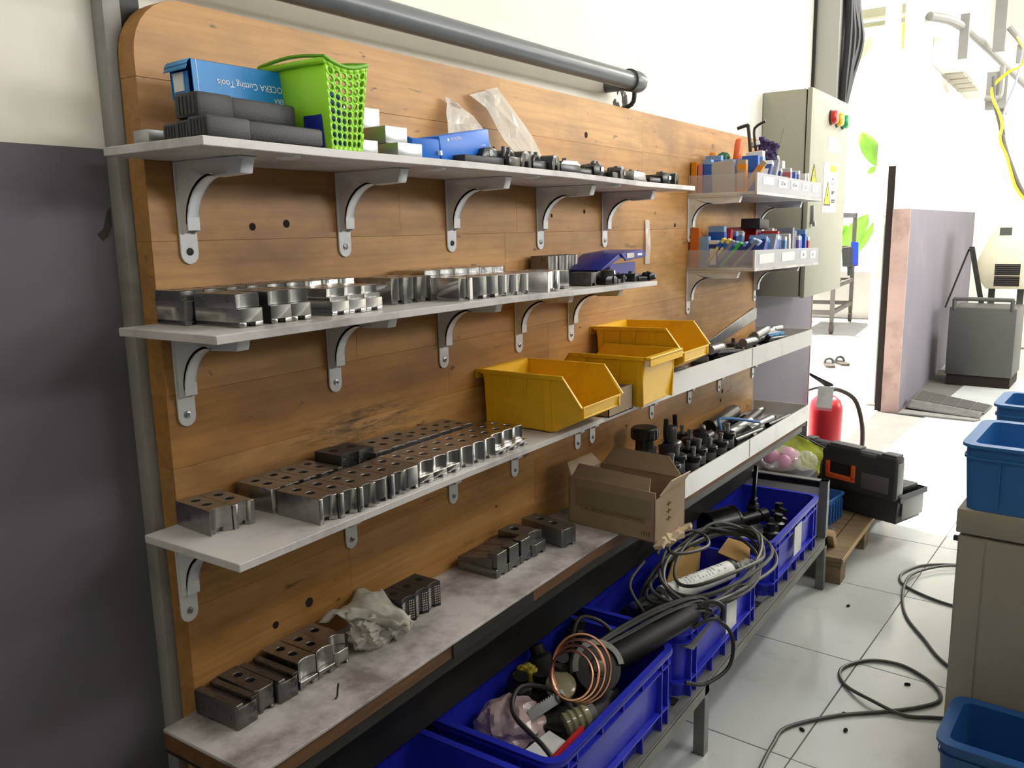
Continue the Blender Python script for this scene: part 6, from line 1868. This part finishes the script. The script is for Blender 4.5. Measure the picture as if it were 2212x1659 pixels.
sheet([(6.66, -.03, .006), (6.52, -.52, .006), (7.02, -.56, .008), (7.40, -.03, .008)], 20, 16, lambda u, v: (0, 0, .035*math.exp(-((v-.22)/.13)**2)*(1-.3*u)), 'mat_sheet', t, 'mat_under', .006)
for k in range(5):
    u0, u1 = .01+.198*k, .19+.198*k
    a, b_, c, d_ = Vector((6.66, -.03, 0)), Vector((6.52, -.52, 0)), Vector((7.02, -.56, 0)), Vector((7.40, -.03, 0))
    q = [a.lerp(b_, u).lerp(d_.lerp(c, u), v) for u, v in ((u0, .45), (u1, .45), (u1, .99), (u0, .99))]
    m = MB().prism([(p.x, p.y) for p in q], .010, .018, 'z')
    m.done('mat_pad', 'mat_dark', t, smooth=0)
MB().prism([(6.46, -.01), (6.44, -.50), (6.50, -.53), (6.60, -.02)], .001, .012, 'z').done('mat_edge', 'mat_grey', t, smooth=0)

# pale pipework, ledge and cables high on the far wall
t = thing('pipe_run', 'pale grey pipe run with elbows high on the far wall', 'pipe', (0, 0, 0))
MB().tube([(6.56, -.03, 2.72), (6.75, -.12, 2.72), (7.0, -.165, 2.72), (7.2, -.19, 2.72)], .030, 10, 4).done('pipe_tube', 'pipe_pale', t)
MB().tube([(7.2, -.19, 2.72), (7.28, -.20, 2.72), (8.0, -.30, 2.66), (9.2, -.42, 2.60), (10.58, -.55, 2.55)], .028, 10, 4).done('pipe_tube', 'pipe_pale', t)
MB().tube([(7.55, -.30, 2.28), (7.56, -.36, 2.27), (7.58, -.40, 2.30), (7.60, -.40, 2.5)], .022, 8, 4).done('branch_pipe', 'pipe_pale', t)
t = thing('ledge', 'white boxed ledge with grooved underside under the pipe run', 'ledge', (0, 0, 0))
MB().box(7.0, 9.2, -.16, -.001, 2.48, 2.66).done('ledge_box', 'wall_white', t, bev=.004)
for k in range(4): MB().box(7.5+.28*k, 7.72+.28*k, -.15, -.02, 2.465, 2.479).done('groove_panel', 'machine_beige', t, smooth=0)
MB().box(7.02, 7.06, -.22, -.161, 2.50, 2.80).done('end_box', 'pipe_pale', t, smooth=0)
t = thing('steel_hanger', 'two grey steel hanger plates below the ceiling at the far right', 'hanger', (0, 0, 0))
MB().box(7.60, 7.66, -.40, -.32, 2.62, 3.28).done('hanger_plate', 'pipe_pale', t, smooth=0)
MB().box(7.60, 7.68, -.44, -.30, 2.20, 2.47).done('hanger_plate', 'pipe_pale', t, smooth=0)
MB().box(7.66, 7.90, -.43, -.37, 2.18, 2.45).done('hanger_web', 'steel_frame', t, smooth=0)
t = thing('junction_box', 'small grey junction box with a pipe stub at the far right top', 'junction box', (7.62, -.48, 2.52))
MB().box(0, .04, -.05, 0, 0, .13).done('box_body', 'pipe_pale', t, bev=.003)
MB().tube([(0, .06, .26), (.0, -.01, .17), (0, -.05, .11)], .022, 8, 3).done('pipe_stub', 'pipe_pale', t)
mat('wire_yellow', 'f0c21a', .4)
t = thing('hanging_cables', 'twisted grey and yellow cables hanging at the far right', 'cable', (0, 0, 0))
MB().tube([(7.0, -.40, 2.35), (7.0, -.41, 2.20), (7.0, -.455, 2.05), (7.0, -.50, 1.88), (7.0, -.55, 1.74), (7.0, -.63, 1.56), (7.0, -.75, 1.4), (7.0, -.9, 1.32)], .014, 8, 6).done('grey_cable', 'cable_grey', t)
MB().tube([(7.0, -.50, 2.38), (7.0, -.41, 2.30), (6.99, -.40, 2.22), (6.99, -.455, 2.09), (6.99, -.475, 2.0), (6.99, -.47, 1.92), (6.99, -.52, 1.80), (6.99, -.545, 1.72), (6.99, -.60, 1.57), (6.99, -.72, 1.44), (6.99, -.9, 1.36)], .010, 8, 6).done('yellow_cable', 'wire_yellow', t)
MB().tube([(7.0, -.52, 2.60), (7.0, -.56, 2.52), (7.0, -.535, 2.30), (7.0, -.48, 2.10), (7.0, -.50, 1.95)], .007, 8, 6).done('thin_cable', 'box_grey', t)
MB().tube([(7.0, -.52, 2.60), (7.0, -.575, 2.48), (7.0, -.555, 2.40), (7.0, -.50, 2.38)], .007, 8, 6).done('thin_yellow_cable', 'wire_yellow', t)
# ---------------------------------------------------------------- unseen machine bodies added behind the viewer to shade the lower left
mat('blocker_dark', (.085, .09, .095), .45, var=.05, scale=5)
mat('blocker_glass', (.03, .035, .04), .08)
def shade_machine(label, x0, x1, y0, y1, h):
    t = thing('shade_blocker', label, 'machine')
    d = y1-y0
    MB().prism([(y0, .12), (y1, .12), (y1, h*.52), (y1-d*.12, h*.58), (y1-d*.18, h), (y0, h)], x0, x1, 'x').done('housing', 'blocker_dark', t, bev=.01)
    MB().box(x0+.08, x1-.08, y0+.08, y1-.08, 0, .12).done('plinth', 'hole_dark', t, smooth=0)
    MB().prism([(y1-d*.13, h*.60), (y1-d*.165, h*.92), (y1-d*.15, h*.92), (y1-d*.115, h*.60)], lerp(x0, x1, .3), lerp(x0, x1, .7), 'x').done('window', 'blocker_glass', t, smooth=0)
    MB().box(x1-.32, x1-.06, y1-d*.12, y1-d*.04, h*.62, h*.9).done('control_panel', 'machine_beige', t, bev=.005)
shade_machine('added dark machine body behind the viewer, shading the lower left of the board', -2.2, 1.75, -3.6, -1.58, 1.82)
shade_machine('second added dark machine body further along behind the viewer, cutting fill light', 2.2, 5.6, -4.2, -2.2, 1.75)
